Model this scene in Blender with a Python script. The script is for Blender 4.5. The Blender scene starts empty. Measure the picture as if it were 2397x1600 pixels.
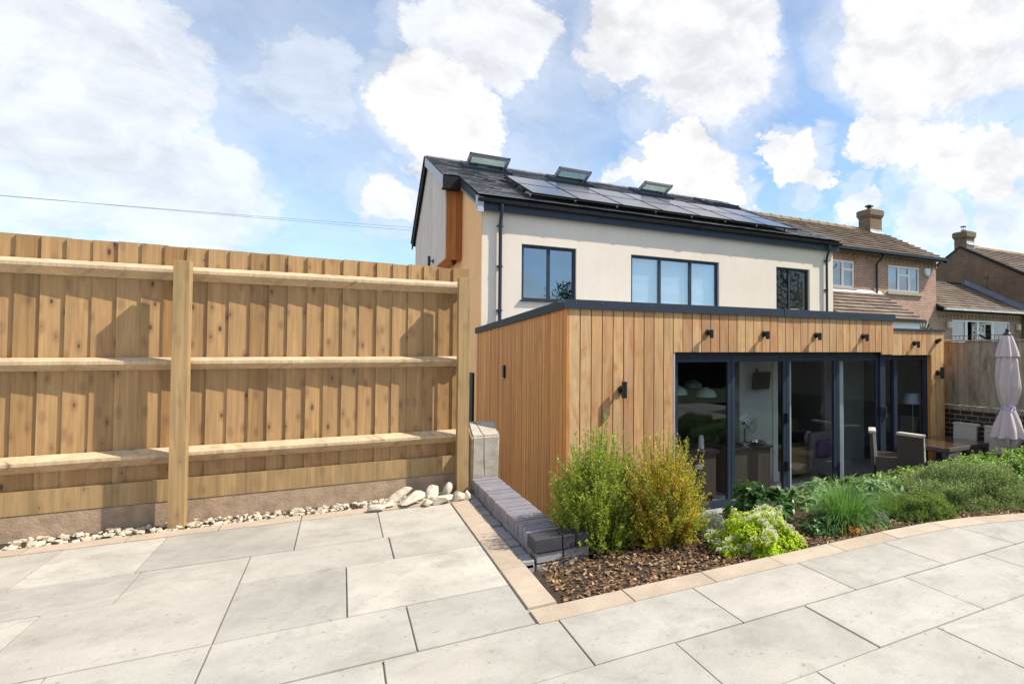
import bpy, bmesh, math, random
from mathutils import Vector, Matrix, noise
random.seed(7)
R = math.radians
S = bpy.context.scene
COL = S.collection

# ------------------------------------------------------------------ camera
FPX, HOR, T, PITCH, EYE = 1382.0, 823.0, R(30.93), R(1.6), 2.15
PPX = 1628.0
PPY = HOR - FPX * math.tan(PITCH)
cd = bpy.data.cameras.new('camera')
cam = bpy.data.objects.new('camera', cd)
COL.objects.link(cam)
cam.location = (0, 0, EYE)
cam.rotation_euler = (R(90) + PITCH, 0, -T)
cd.sensor_width = 36
cd.lens = FPX / 2397 * 36
cd.shift_x = -(PPX - 1198.5) / 2397
cd.shift_y = (PPY - 800) / 2397
cd.clip_start = 0.05
cd.clip_end = 3000
S.camera = cam
_fw = Vector((math.sin(T) * math.cos(PITCH), math.cos(T) * math.cos(PITCH), math.sin(PITCH)))
_rt = Vector((math.cos(T), -math.sin(T), 0))
_up = _rt.cross(_fw)


def at(px, py, z):
    """point of the ground level z seen at a pixel of the photograph"""
    d = _fw + _rt * ((px - PPX) / FPX) + _up * ((PPY - py) / FPX)
    k = (z - EYE) / d.z
    return Vector((0, 0, EYE)) + d * k


def atY(px, py, y):
    d = _fw + _rt * ((px - PPX) / FPX) + _up * ((PPY - py) / FPX)
    return Vector((0, 0, EYE)) + d * (y / d.y)


def dirpx(px, py):
    return (_fw + _rt * ((px - PPX) / FPX) + _up * ((PPY - py) / FPX)).normalized()


# ------------------------------------------------------------------ sun
SUN = Vector((0.83, -0.40, 1.0)).normalized()
sd = bpy.data.lights.new('sun', 'SUN')
sd.energy = 5.0
sd.angle = R(0.55)
sd.color = (1.0, 0.93, 0.81)
sun = bpy.data.objects.new('sun', sd)
COL.objects.link(sun)
sun.rotation_euler = (-SUN).to_track_quat('-Z', 'Y').to_euler()
sun.location = (10, -10, 20)

S.view_settings.view_transform = 'Standard'
S.view_settings.look = 'None'
S.view_settings.exposure = 0.28
S.view_settings.gamma = 1
S.view_settings.use_curve_mapping = False


# ------------------------------------------------------------------ node helpers
class NT:
    def __init__(s, tree):
        s.t = tree
        s.n = tree.nodes
        s.l = tree.links

    def set(s, sock, v):
        if v is None:
            return
        if isinstance(v, bpy.types.NodeSocket):
            s.l.new(v, sock)
        else:
            if sock.type == 'RGBA' and isinstance(v, (tuple, list)) and len(v) == 3:
                v = (*v, 1)
            sock.default_value = v

    def math(s, op, a, b=None, c=None, clamp=False):
        n = s.n.new('ShaderNodeMath')
        n.operation = op
        n.use_clamp = clamp
        s.set(n.inputs[0], a)
        s.set(n.inputs[1], b)
        if c is not None:
            s.set(n.inputs[2], c)
        return n.outputs[0]

    def vmath(s, op, a, b=None):
        n = s.n.new('ShaderNodeVectorMath')
        n.operation = op
        s.set(n.inputs[0], a)
        if b is not None:
            s.set(n.inputs[1], b)
        return n.outputs['Value'] if op in ('DOT_PRODUCT', 'LENGTH') else n.outputs[0]

    def mix(s, f, a, b, mode='MIX'):
        n = s.n.new('ShaderNodeMix')
        n.data_type = 'RGBA'
        n.blend_type = mode
        s.set(n.inputs[0], f)
        s.set(n.inputs[6], a)
        s.set(n.inputs[7], b)
        return n.outputs[2]

    def pos(s):
        return s.n.new('ShaderNodeNewGeometry').outputs['Position']

    def island(s):
        return s.n.new('ShaderNodeNewGeometry').outputs['Random Per Island']

    def scale(s, v, sc):
        n = s.n.new('ShaderNodeMapping')
        s.set(n.inputs[0], v)
        n.inputs['Scale'].default_value = sc
        return n.outputs[0]

    def noise(s, v, scale, detail=4, rough=0.55, dist=0.0, col=False):
        n = s.n.new('ShaderNodeTexNoise')
        s.set(n.inputs['Vector'], v)
        n.inputs['Scale'].default_value = scale
        n.inputs['Detail'].default_value = detail
        n.inputs['Roughness'].default_value = rough
        n.inputs['Distortion'].default_value = dist
        return n.outputs['Color' if col else 'Fac']

    def ramp(s, f, stops, interp='LINEAR'):
        n = s.n.new('ShaderNodeValToRGB')
        n.color_ramp.interpolation = interp
        e = n.color_ramp.elements
        while len(e) < len(stops):
            e.new(0.5)
        for el, (p, c) in zip(e, stops):
            el.position = p
            if not isinstance(c, (tuple, list)):
                c = (c, c, c)
            el.color = (*c, 1)
        s.set(n.inputs[0], f)
        return n.outputs[0]

    def maprange(s, v, a, b, c=0, d=1, kind='LINEAR'):
        n = s.n.new('ShaderNodeMapRange')
        n.interpolation_type = kind
        s.set(n.inputs[0], v)
        n.inputs[1].default_value = a
        n.inputs[2].default_value = b
        n.inputs[3].default_value = c
        n.inputs[4].default_value = d
        return n.outputs[0]

    def bump(s, h, strength=0.3, dist=0.01):
        n = s.n.new('ShaderNodeBump')
        n.inputs['Strength'].default_value = strength
        n.inputs['Distance'].default_value = dist
        s.set(n.inputs['Height'], h)
        return n.outputs[0]

    def comb(s, x, y, z):
        n = s.n.new('ShaderNodeCombineXYZ')
        s.set(n.inputs[0], x)
        s.set(n.inputs[1], y)
        s.set(n.inputs[2], z)
        return n.outputs[0]

    def sep(s, v):
        n = s.n.new('ShaderNodeSeparateXYZ')
        s.set(n.inputs[0], v)
        return n.outputs


# ------------------------------------------------------------------ world
w = bpy.data.worlds.new('World')
S.world = w
w.use_nodes = True
nt = NT(w.node_tree)
nt.n.clear()
sky = nt.n.new('ShaderNodeTexSky')
sky.sky_type = 'NISHITA'
sky.sun_disc = False
sky.sun_elevation = math.asin(SUN.z)
sky.sun_rotation = math.atan2(SUN.x, SUN.y)
sky.air_density = 1.0
sky.dust_density = 0.4
sky.ozone_density = 1.2
gen = nt.n.new('ShaderNodeTexCoord').outputs['Generated']
skyc = sky.outputs[0]
# clouds of the sky by direction: soft round banks broken up by noise, plus thin haze streaks
CL = [((1075, 345), .062, 1.0), ((1030, 260), .085, 1.0), ((900, 470), .040, .85), ((880, 440), .03, .8), ((905, 385), .03, .4), ((1560, 400), .055, 1.0), ((1640, 425), .068, 1.0),
      ((1690, 470), .045, 1.0), ((1605, 355), .040, 1.0), ((1475, 405), .026, .9), ((1440, 425), .02, .8), ((1225, 385), .04, .45), ((1865, 372), .036, 1.0), ((1905, 392), .028, .9),
      ((1815, 352), .022, .9), ((2050, 325), .040, .95), ((2120, 345), .046, .95), ((2230, 370), .056, .95), ((2350, 385), .050, .95), ((2010, 480), .032, .8), ((2170, 505), .050, .75),
      ((2350, 530), .058, .75), ((2290, 580), .04, .55), ((1880, 470), .03, .5), ((1650, 130), .115, .9), ((1480, 60), .08, .9), ((2150, 100), .12, .95), ((2350, 60), .11, .9),
      ((1180, 90), .08, .85), ((1080, 50), .08, .8), ((430, 430), .085, .75), ((330, 460), .06, .7), ((560, 470), .05, .6), ((150, 170), .13, .8), ((300, 130), .09, .7), ((720, 190), .07, .55), ((60, 420), .07, .7)]
wn = nt.noise(nt.scale(gen, (1, 1, 1.25)), 9.5, 12, .68, .0, col=True)
wob = nt.n.new('ShaderNodeVectorMath')
wob.operation = 'MULTIPLY_ADD'
nt.set(wob.inputs[0], nt.vmath('SUBTRACT', wn, (0.5, 0.5, 0.5)))
wob.inputs[1].default_value = (0.17, 0.17, 0.17)
nt.set(wob.inputs[2], gen)
dirn = nt.vmath('NORMALIZE', wob.outputs[0])
wob2 = nt.n.new('ShaderNodeVectorMath')
wob2.operation = 'MULTIPLY_ADD'
nt.set(wob2.inputs[0], nt.vmath('SUBTRACT', nt.noise(nt.scale(gen, (1, 1, 1.6)), 5.0, 7, .6, .6, col=True), (0.5, 0.5, 0.5)))
wob2.inputs[1].default_value = (0.20, 0.20, 0.20)
nt.set(wob2.inputs[2], gen)
dirs = nt.vmath('NORMALIZE', wob2.outputs[0])
acc = None
for (p, rad, amt) in CL:
    d = dirpx(*p)
    dp = nt.vmath('DOT_PRODUCT', dirn, tuple(d))
    m = nt.maprange(dp, math.cos(rad * 1.16), math.cos(rad * .80), 0, amt, 'SMOOTHSTEP')
    acc = m if acc is None else nt.math('MAXIMUM', acc, m)
    m2 = nt.maprange(nt.vmath('DOT_PRODUCT', dirs, tuple(d)), math.cos(rad * 1.55), math.cos(rad * .9), 0, amt * .55, 'SMOOTHSTEP')
    acc = nt.math('MAXIMUM', acc, m2)
gn = nt.noise(nt.scale(gen, (1, 1, 2.2)), 3.2, 8, .6, .3)
gm = nt.maprange(gn, .44, .60, 0, .9, 'SMOOTHSTEP')      # unseen clouds behind the viewer, shaped to lift the ambient light
back = nt.maprange(nt.vmath('DOT_PRODUCT', gen, tuple(_fw)), 0.35, 0.0, 0, 1)
acc = nt.math('MAXIMUM', acc, nt.math('MULTIPLY', gm, back))
veil = nt.maprange(nt.noise(nt.scale(gen, (1, 1, 2)), 2.2, 4, .5, .2), .36, .70, .12, .55)
acc2 = nt.math('MAXIMUM', acc, veil)
shade = nt.maprange(nt.noise(nt.scale(gen, (1, 1, 1.6)), 11, 8, .6, .3), .36, .60, .80, 1.05)
cloudc = nt.mix(1, (7.7, 7.65, 7.65), nt.comb(shade, shade, shade), 'MULTIPLY')
skyb = nt.mix(1, skyc, (1.12, 1.38, 1.52), 'MULTIPLY')
final = nt.mix(acc2, skyb, cloudc)
bg = nt.n.new('ShaderNodeBackground')
bg.inputs[1].default_value = 0.115
nt.set(bg.inputs[0], final)
wo = nt.n.new('ShaderNodeOutputWorld')
nt.l.new(bg.outputs[0], wo.inputs[0])

# ------------------------------------------------------------------ materials
M = {}


def newmat(name):
    m = bpy.data.materials.new(name)
    m.use_nodes = True
    n = NT(m.node_tree)
    b = m.node_tree.nodes['Principled BSDF']
    M[name] = m
    return n, b


def pmat(name, col, rough=.6, metal=0, var=.12, vs=3.0, bump=0, bs=60, spec=.5, coat=0, detail=5):
    n, b = newmat(name)
    p = n.pos()
    f = n.noise(p, vs, detail, .6)
    f = n.maprange(f, .3, .7, 1 - var, 1 + var)
    c = n.mix(1, col, n.comb(f, f, f), 'MULTIPLY')
    n.set(b.inputs['Base Color'], c)
    b.inputs['Roughness'].default_value = rough
    b.inputs['Metallic'].default_value = metal
    b.inputs['Specular IOR Level'].default_value = spec
    b.inputs['Coat Weight'].default_value = coat
    if bump:
        n.set(b.inputs['Normal'], n.bump(n.noise(p, bs, 4, .6), bump, .01))
    return M[name]


def wood(name, stops, knots=.0, grain=1.0, rough=.65, blotch=None, blot=.5, kcol=(.05, .02, .008)):
    """boards: one island per board, vertical grain, blotches, knots"""
    n, b = newmat(name)
    p = n.pos()
    isl = n.island()
    off = n.comb(n.math('MULTIPLY', isl, 37.0), n.math('MULTIPLY', isl, 91.0), n.math('MULTIPLY', isl, 53.0))
    q = n.vmath('ADD', p, off)
    g1 = n.noise(n.scale(q, (42, 42, 1.6)), 1.0, 6, .65, .6)
    g2 = n.noise(n.scale(q, (6, 6, .8)), 1.0, 4, .6, .4)
    base = n.ramp(isl, stops)
    f = n.maprange(g1, .3, .7, 1 - .30 * grain, 1 + .22 * grain)
    f2 = n.maprange(g2, .3, .7, .82, 1.15)
    f = n.math('MULTIPLY', f, f2)
    c = n.mix(1, base, n.comb(f, f, f), 'MULTIPLY')
    if blotch:
        bl = n.noise(n.scale(q, (5.5, 5.5, 1.5)), 1.0, 5, .7, .9)
        c = n.mix(n.maprange(bl, .50, .70, 0, blot), c, blotch)
    if knots:
        v = n.n.new('ShaderNodeTexVoronoi')
        v.voronoi_dimensions = '2D'
        qx, qy, qz = n.sep(q)
        n.set(v.inputs['Vector'], n.comb(n.math('MULTIPLY', n.math('ADD', qx, qy), 7.0), n.math('MULTIPLY', qz, 3.2), 0))
        v.inputs['Scale'].default_value = 1.0
        v.inputs['Randomness'].default_value = 1.0
        kd = n.math('ADD', v.outputs['Distance'], n.math('MULTIPLY', n.sep(v.outputs['Color'])[0], .07))
        k = n.maprange(kd, .075, .105, knots, 0, 'SMOOTHSTEP')
        k = n.math('MULTIPLY', k, n.maprange(n.noise(q, 2.2, 2, .5), .42, .60, 0, 1))
        c = n.mix(k, c, kcol)
        k2 = n.maprange(v.outputs['Distance'], .10, .26, knots * .35, 0, 'SMOOTHSTEP')
        c = n.mix(k2, c, tuple(x * 2.5 + .02 for x in kcol))
    n.set(b.inputs['Base Color'], c)
    b.inputs['Roughness'].default_value = rough
    n.set(b.inputs['Normal'], n.bump(g1, .25, .004))
    return M[name]


def brick(name, c1, c2, mortar, bw=.225, bh=.075, msize=.011, var=.3, blotch=None, rough=.85):
    n, b = newmat(name)
    p = n.pos()
    x, y, z = n.sep(p)
    v = n.comb(n.math('ADD', x, y), z, 0)
    t = n.n.new('ShaderNodeTexBrick')
    n.set(t.inputs['Vector'], v)
    t.inputs['Color1'].default_value = (*c1, 1)
    t.inputs['Color2'].default_value = (*c2, 1)
    t.inputs['Mortar'].default_value = (*mortar, 1)
    t.inputs['Scale'].default_value = 1.0
    t.inputs['Brick Width'].default_value = bw
    t.inputs['Row Height'].default_value = bh
    t.inputs['Mortar Size'].default_value = msize
    t.inputs['Mortar Smooth'].default_value = .15
    t.inputs['Bias'].default_value = 0
    f = n.maprange(n.noise(p, 1.6, 5, .6), .3, .7, 1 - var, 1 + var)
    f2 = n.maprange(n.noise(p, 55, 3, .6), .3, .7, .85, 1.15)
    c = n.mix(1, t.outputs['Color'], n.comb(f, f, f), 'MULTIPLY')
    c = n.mix(1, c, n.comb(f2, f2, f2), 'MULTIPLY')
    if blotch:
        c = n.mix(n.maprange(n.noise(p, 3.5, 5, .65), .52, .7, 0, .6), c, blotch)
    n.set(b.inputs['Base Color'], c)
    b.inputs['Roughness'].default_value = rough
    n.set(b.inputs['Normal'], n.bump(n.math('SUBTRACT', 1.0, t.outputs['Fac']), .6, .008))
    return M[name]


def islandmat(name, stops, rough=.7, var=.12, vs=2.5, bump=.2, bs=60, spec=.4, blotch=None, bth=(.55, .7, .6), coat=0, fine=0):
    n, b = newmat(name)
    p = n.pos()
    c = n.ramp(n.island(), stops)
    f = n.maprange(n.noise(p, vs, 6, .65), .3, .7, 1 - var, 1 + var)
    c = n.mix(1, c, n.comb(f, f, f), 'MULTIPLY')
    if fine:
        f = n.maprange(n.noise(p, 90, 3, .6), .3, .7, 1 - fine, 1 + fine)
        c = n.mix(1, c, n.comb(f, f, f), 'MULTIPLY')
    if blotch:
        c = n.mix(n.maprange(n.noise(p, vs * 2.3, 6, .7), bth[0], bth[1], 0, bth[2]), c, blotch)
    if name == 'flagstone':      # lichen spots, drips and worn grey patches of the stone
        c = n.mix(n.maprange(n.noise(p, 26, 3, .5), .66, .72, 0, .45), c, (.16, .15, .12))
        c = n.mix(n.maprange(n.noise(p, 1.1, 7, .72, .8), .54, .66, 0, .35), c, (.24, .225, .195))
    n.set(b.inputs['Base Color'], c)
    b.inputs['Roughness'].default_value = rough
    b.inputs['Specular IOR Level'].default_value = spec
    b.inputs['Coat Weight'].default_value = coat
    if bump:
        n.set(b.inputs['Normal'], n.bump(n.noise(p, bs, 5, .65), bump, .01))
    return M[name]


def leafmat(name, stops, trans=.35, rough=.5, patch=None):
    m = bpy.data.materials.new(name)
    m.use_nodes = True
    n = NT(m.node_tree)
    n.n.clear()
    p = n.pos()
    c = n.ramp(n.island(), stops)
    f = n.maprange(n.noise(p, 7, 3, .6), .35, .65, .78, 1.2)
    c = n.mix(1, c, n.comb(f, f, f), 'MULTIPLY')
    if patch:
        col, th, amt, sc = patch
        c = n.mix(n.maprange(n.noise(p, sc, 3, .6), th, th + .14, 0, amt), c, col)
    b = n.n.new('ShaderNodeBsdfPrincipled')
    n.set(b.inputs['Base Color'], c)
    b.inputs['Roughness'].default_value = rough
    b.inputs['Specular IOR Level'].default_value = .35
    tr = n.n.new('ShaderNodeBsdfTranslucent')
    n.set(tr.inputs['Color'], n.mix(1, c, (1.3, 1.35, .7), 'MULTIPLY'))
    mx = n.n.new('ShaderNodeMixShader')
    mx.inputs[0].default_value = trans
    n.l.new(b.outputs[0], mx.inputs[1])
    n.l.new(tr.outputs[0], mx.inputs[2])
    o = n.n.new('ShaderNodeOutputMaterial')
    n.l.new(mx.outputs[0], o.inputs[0])
    M[name] = m
    return m


def glassmat(name, base=.06, edge=.9, tint=(.80, .86, .86), gloss=(.9, .95, 1.0)):
    m = bpy.data.materials.new(name)
    m.use_nodes = True
    n = NT(m.node_tree)
    n.n.clear()
    lw = n.n.new('ShaderNodeLayerWeight')
    lw.inputs[0].default_value = .5
    fac = n.math('POWER', lw.outputs['Facing'], 4.0)
    fac = n.maprange(fac, 0, 1, base, edge)
    t = n.n.new('ShaderNodeBsdfTransparent')
    t.inputs[0].default_value = (*tint, 1)
    g = n.n.new('ShaderNodeBsdfGlossy')
    g.inputs['Color'].default_value = (*gloss, 1)
    g.inputs['Roughness'].default_value = .0
    mx = n.n.new('ShaderNodeMixShader')
    n.set(mx.inputs[0], fac)
    n.l.new(t.outputs[0], mx.inputs[1])
    n.l.new(g.outputs[0], mx.inputs[2])
    o = n.n.new('ShaderNodeOutputMaterial')
    n.l.new(mx.outputs[0], o.inputs[0])
    M[name] = m
    return m


n, b = newmat('render_cream')
p = n.pos()
f = n.maprange(n.noise(n.scale(p, (5, 5, .55)), 1.0, 7, .65, .3), .35, .65, .972, 1.012)
f2 = n.maprange(n.noise(p, 1.1, 5, .6), .3, .7, .95, 1.04)
f = n.math('MULTIPLY', f, f2)
n.set(b.inputs['Base Color'], n.mix(1, (.80, .70, .59), n.comb(f, f, n.math('MULTIPLY', f, .995)), 'MULTIPLY'))
b.inputs['Roughness'].default_value = .9
n.set(b.inputs['Normal'], n.bump(n.noise(p, 240, 3, .6), .2, .006))
pmat('render_tan', (.95, .56, .27), .9, var=.05, vs=1.2, bump=.15, bs=220)
pmat('anthracite', (.022, .034, .054), .48, var=.10, vs=2, spec=.4)
pmat('anthracite_dark', (.010, .011, .014), .6, var=.3, vs=6, spec=.25)
pmat('black_plastic', (.010, .011, .012), .38, var=.1)
pmat('barge_metal', (.42, .42, .50), .45, var=.12, vs=4)
pmat('white_upvc', (.88, .88, .88), .35, var=.03)
pmat('white_paint', (.75, .76, .74), .6, var=.04)
pmat('grey_wall', (.66, .66, .63), .8, var=.04)
pmat('dark_wall', (.09, .09, .095), .8, var=.1)
pmat('mid_wall', (.40, .40, .40), .8, var=.1)
pmat('floor_tile', (.42, .41, .39), .35, var=.08)
pmat('tv_black', (.006, .006, .007), .25, var=0)
pmat('chrome', (.6, .6, .6), .15, metal=1, var=.02)
pmat('island_top', (.05, .045, .045), .3, var=.2, vs=8)
pmat('shade_fabric', (.40, .46, .62), .9, var=.03)
pmat('purple_fabric', (.16, .10, .22), .9, var=.2, vs=30)
pmat('grey_fabric', (.22, .20, .22), .9, var=.2, vs=20)
pmat('pale_dome', (.45, .52, .50), .4, var=.05)
pmat('blind', (.84, .86, .86), .8, var=.04, vs=1)
pmat('lead', (.20, .22, .28), .5, var=.15, vs=6)
pmat('lead_pale', (.55, .55, .56), .55, var=.2, vs=6)
pmat('cushion', (.52, .47, .40), .9, var=.06, vs=9, bump=.2, bs=200)
pmat('umbrella_cloth', (.58, .47, .47), .9, var=.07, vs=9, bump=.2, bs=260)
pmat('tie_cloth', (.48, .46, .75), .8, var=.05)
pmat('soil', (.045, .028, .018), .95, var=.4, vs=14, bump=.8, bs=40)
pmat('stone_sill', (.42, .36, .26), .85, var=.15, vs=10, bump=.3)
pmat('grass', (.05, .09, .025), .9, var=.3, vs=3)
pmat('mortar', (.34, .30, .24), .95, var=.2, vs=10, bump=.4)
pmat('bark', (.09, .06, .04), .9, var=.3, vs=14)
pmat('wire', (.02, .02, .022), .7)
pmat('lamp_cream', (.66, .60, .46), .6, var=.05)
pmat('gravel_concrete', (.42, .30, .20), .9, var=.25, vs=9, bump=.5, bs=50)
pmat('oak', (.30, .19, .09), .6, var=.2, vs=12)
glassmat('glass_door', .035, .95, (.93, .95, .94))
glassmat('glass_sky', .27, .9, (.45, .54, .60), (.68, .83, 1.0))
glassmat('glass_blind', .20, .9, (.88, .93, .95), (.8, .9, 1.0))
glassmat('glass_neighbour', .26, .9, (.55, .60, .64), (.74, .80, .86))
pmat('glass_table', (.10, .065, .04), .07, var=.02, coat=.5)
glassmat('glass_roof', .25, .9, (.72, .80, .76), (.85, .95, .9))
wood('cedar_front', [(0, (.50, .27, .11)), (.2, (.62, .39, .18)), (.4, (.44, .235, .11)), (.6, (.68, .45, .22)), (.8, (.50, .28, .14)), (1, (.64, .37, .155))],
     knots=.22, grain=.8, blotch=(.45, .165, .05), blot=.95, kcol=(.20, .08, .03))
wood('cedar_side', [(0, (.66, .26, .045)), (.4, (.76, .34, .075)), (.7, (.54, .19, .03)), (1, (.70, .29, .055))], knots=.0, grain=.6, blotch=(.34, .10, .02), blot=.4)  # front cedar repeated with the shaded side's deeper orange put into the colour
wood('cedar_bay', [(0, (.40, .15, .035)), (.5, (.48, .19, .045)), (1, (.36, .12, .03))], knots=.1, grain=.8)
wood('cedar_grey', [(0, (.66, .54, .51)), (.5, (.74, .62, .58)), (1, (.68, .55, .48))], knots=.0, grain=.55, blotch=(.52, .38, .27), blot=.4)
wood('fence_wood', [(0, (.36, .19, .065)), (.3, (.45, .275, .125)), (.55, (.33, .185, .07)), (.8, (.46, .28, .12)), (1, (.40, .225, .095))], knots=.95, grain=.8, kcol=(.055, .022, .008))
wood('fence_rail', [(0, (.58, .42, .25)), (1, (.64, .48, .31))], knots=.5, grain=.7)
wood('fence_post', [(0, (.38, .24, .10)), (1, (.44, .29, .135))], knots=.5, grain=.9)
wood('old_fence', [(0, (.34, .30, .22)), (.5, (.42, .36, .26)), (1, (.30, .27, .21))], knots=.4, grain=1.0, blotch=(.10, .07, .045), blot=.7)
pmat('sleeper', (.44, .39, .32), .9, var=.22, vs=9, bump=.4, bs=30)
wood('dark_oak', [(0, (.095, .070, .055)), (1, (.12, .09, .07))], grain=.9)
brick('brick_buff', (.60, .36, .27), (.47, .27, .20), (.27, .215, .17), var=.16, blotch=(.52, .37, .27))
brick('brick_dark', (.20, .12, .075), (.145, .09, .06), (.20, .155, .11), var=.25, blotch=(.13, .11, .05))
brick('brick_chimney', (.27, .17, .10), (.19, .12, .07), (.13, .10, .07), var=.25, blotch=(.20, .19, .10))
brick('brick_garden', (.055, .038, .028), (.035, .025, .020), (.30, .25, .18), bh=.085, var=.25, msize=.009)
islandmat('slate', [(0, (.15, .15, .165)), (.5, (.22, .22, .235)), (1, (.31, .31, .32))], .55, var=.15, bump=.3)
islandmat('roof_tile', [(0, (.17, .125, .098)), (.5, (.22, .165, .125)), (1, (.27, .205, .155))], .9, var=.22, vs=1.5, blotch=(.12, .10, .08), bth=(.5, .7, .5), fine=.3)
islandmat('ridge_tile', [(0, (.23, .165, .09)), (1, (.29, .205, .11))], .9, var=.3, vs=4, blotch=(.22, .17, .10))
islandmat('flagstone', [(0, (.36, .34, .30)), (.3, (.47, .44, .385)), (.6, (.41, .38, .33)), (1, (.50, .465, .40))], .8, var=.16, vs=1.6, bump=.25, bs=18, blotch=(.27, .25, .21), bth=(.50, .72, .55), fine=.07)
islandmat('edging_stone', [(0, (.44, .35, .26)), (1, (.50, .41, .31))], .85, var=.14, vs=4, bump=.3, bs=30, fine=.08)
islandmat('blue_brick', [(0, (.20, .195, .22)), (.5, (.27, .25, .275)), (1, (.23, .22, .25))], .5, var=.15, vs=8, bump=.3, bs=50, fine=.1)
islandmat('dark_brick', [(0, (.045, .045, .055)), (1, (.07, .065, .075))], .6, var=.2, vs=8, bump=.3)
islandmat('paver_grey', [(0, (.30, .28, .29)), (1, (.38, .36, .36))], .8, var=.12, vs=4, bump=.2)
islandmat('rubble', [(0, (.58, .51, .40)), (.6, (.50, .41, .29)), (1, (.64, .58, .48))], .9, var=.2, vs=9, bump=.7, bs=22, blotch=(.42, .30, .17), bth=(.55, .72, .6))
islandmat('black_rock', [(0, (.025, .026, .03)), (1, (.05, .05, .055))], .7, spec=.2, var=.5, vs=14, bump=.8, bs=30)
islandmat('bark_chip', [(0, (.15, .075, .035)), (.35, (.34, .20, .10)), (.7, (.09, .045, .022)), (1, (.50, .34, .18))], .9, bump=0)
leafmat('leaf_heath', [(0, (.16, .25, .030)), (.5, (.33, .43, .055)), (.85, (.50, .55, .10)), (1, (.58, .56, .13))], .35, patch=((.42, .36, .07), .54, .5, 5))
leafmat('leaf_gold', [(0, (.26, .25, .035)), (.35, (.50, .42, .055)), (.8, (.76, .53, .08)), (1, (.82, .60, .11))], .35, patch=((.22, .27, .05), .52, .75, 5))
leafmat('leaf_silver', [(0, (.14, .18, .13)), (1, (.26, .31, .24))], .25)
leafmat('leaf_lime', [(0, (.26, .40, .012)), (.5, (.42, .56, .02)), (1, (.60, .66, .04))], .4)
leafmat('leaf_dark', [(0, (.03, .085, .02)), (.5, (.06, .14, .03)), (1, (.12, .22, .05))], .3, rough=.35)
leafmat('leaf_mint', [(0, (.14, .25, .045)), (.5, (.27, .42, .09)), (1, (.45, .58, .17))], .35)
leafmat('leaf_sage', [(0, (.14, .25, .085)), (.5, (.24, .37, .14)), (1, (.33, .46, .20))], .35)
leafmat('leaf_chive', [(0, (.07, .18, .05)), (.5, (.13, .29, .07)), (.9, (.24, .40, .12)), (1, (.38, .48, .18))], .3)
leafmat('leaf_chive_pale', [(0, (.10, .19, .04)), (1, (.25, .36, .09))], .3)
leafmat('leaf_thyme', [(0, (.12, .17, .06)), (.5, (.25, .32, .12)), (1, (.42, .50, .22))], .25)
leafmat('leaf_rosemary', [(0, (.11, .19, .045)), (.6, (.22, .31, .07)), (1, (.34, .40, .11))], .3)
leafmat('leaf_tree', [(0, (.02, .045, .015)), (1, (.06, .11, .03))], .3)
leafmat('leaf_hedge', [(0, (.012, .024, .010)), (1, (.03, .05, .02))], .2)
leafmat('petal', [(0, (.62, .60, .50)), (1, (.78, .75, .66))], .3)
leafmat('leaf_orange', [(0, (.42, .28, .03)), (1, (.55, .20, .04))], .3)
pmat('stem', (.12, .10, .04), .8)

# solar cells: near-black blue glass with faint cell lines
n, b = newmat('solar_cell')
x, y, z = n.sep(n.pos())
li = n.math('PINGPONG', n.math('ADD', x, .01), .0785)
ln = n.maprange(li, .0, .0025, 1, 0)
n.set(b.inputs['Base Color'], n.mix(n.math('MULTIPLY', ln, .5), (.012, .014, .035), (.05, .05, .08)))
b.inputs['Roughness'].default_value = .16
b.inputs['Specular IOR Level'].default_value = .35
b.inputs['Coat Weight'].default_value = .12
b.inputs['Coat Roughness'].default_value = .12
b.inputs['Coat IOR'].default_value = 1.6

# woven rattan
n, b = newmat('rattan')
x, y, z = n.sep(n.pos())
u = n.math('ADD', x, y)
wv = n.math('MULTIPLY', n.math('SINE', n.math('MULTIPLY', z, 330.0)), n.math('SINE', n.math('MULTIPLY', u, 240.0)))
ff = n.maprange(wv, -.6, .7, 0, 1)
n.set(b.inputs['Base Color'], n.mix(ff, (.018, .014, .012), (.14, .105, .085)))
b.inputs['Roughness'].default_value = .6
n.set(b.inputs['Normal'], n.bump(wv, .8, .006))


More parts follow.
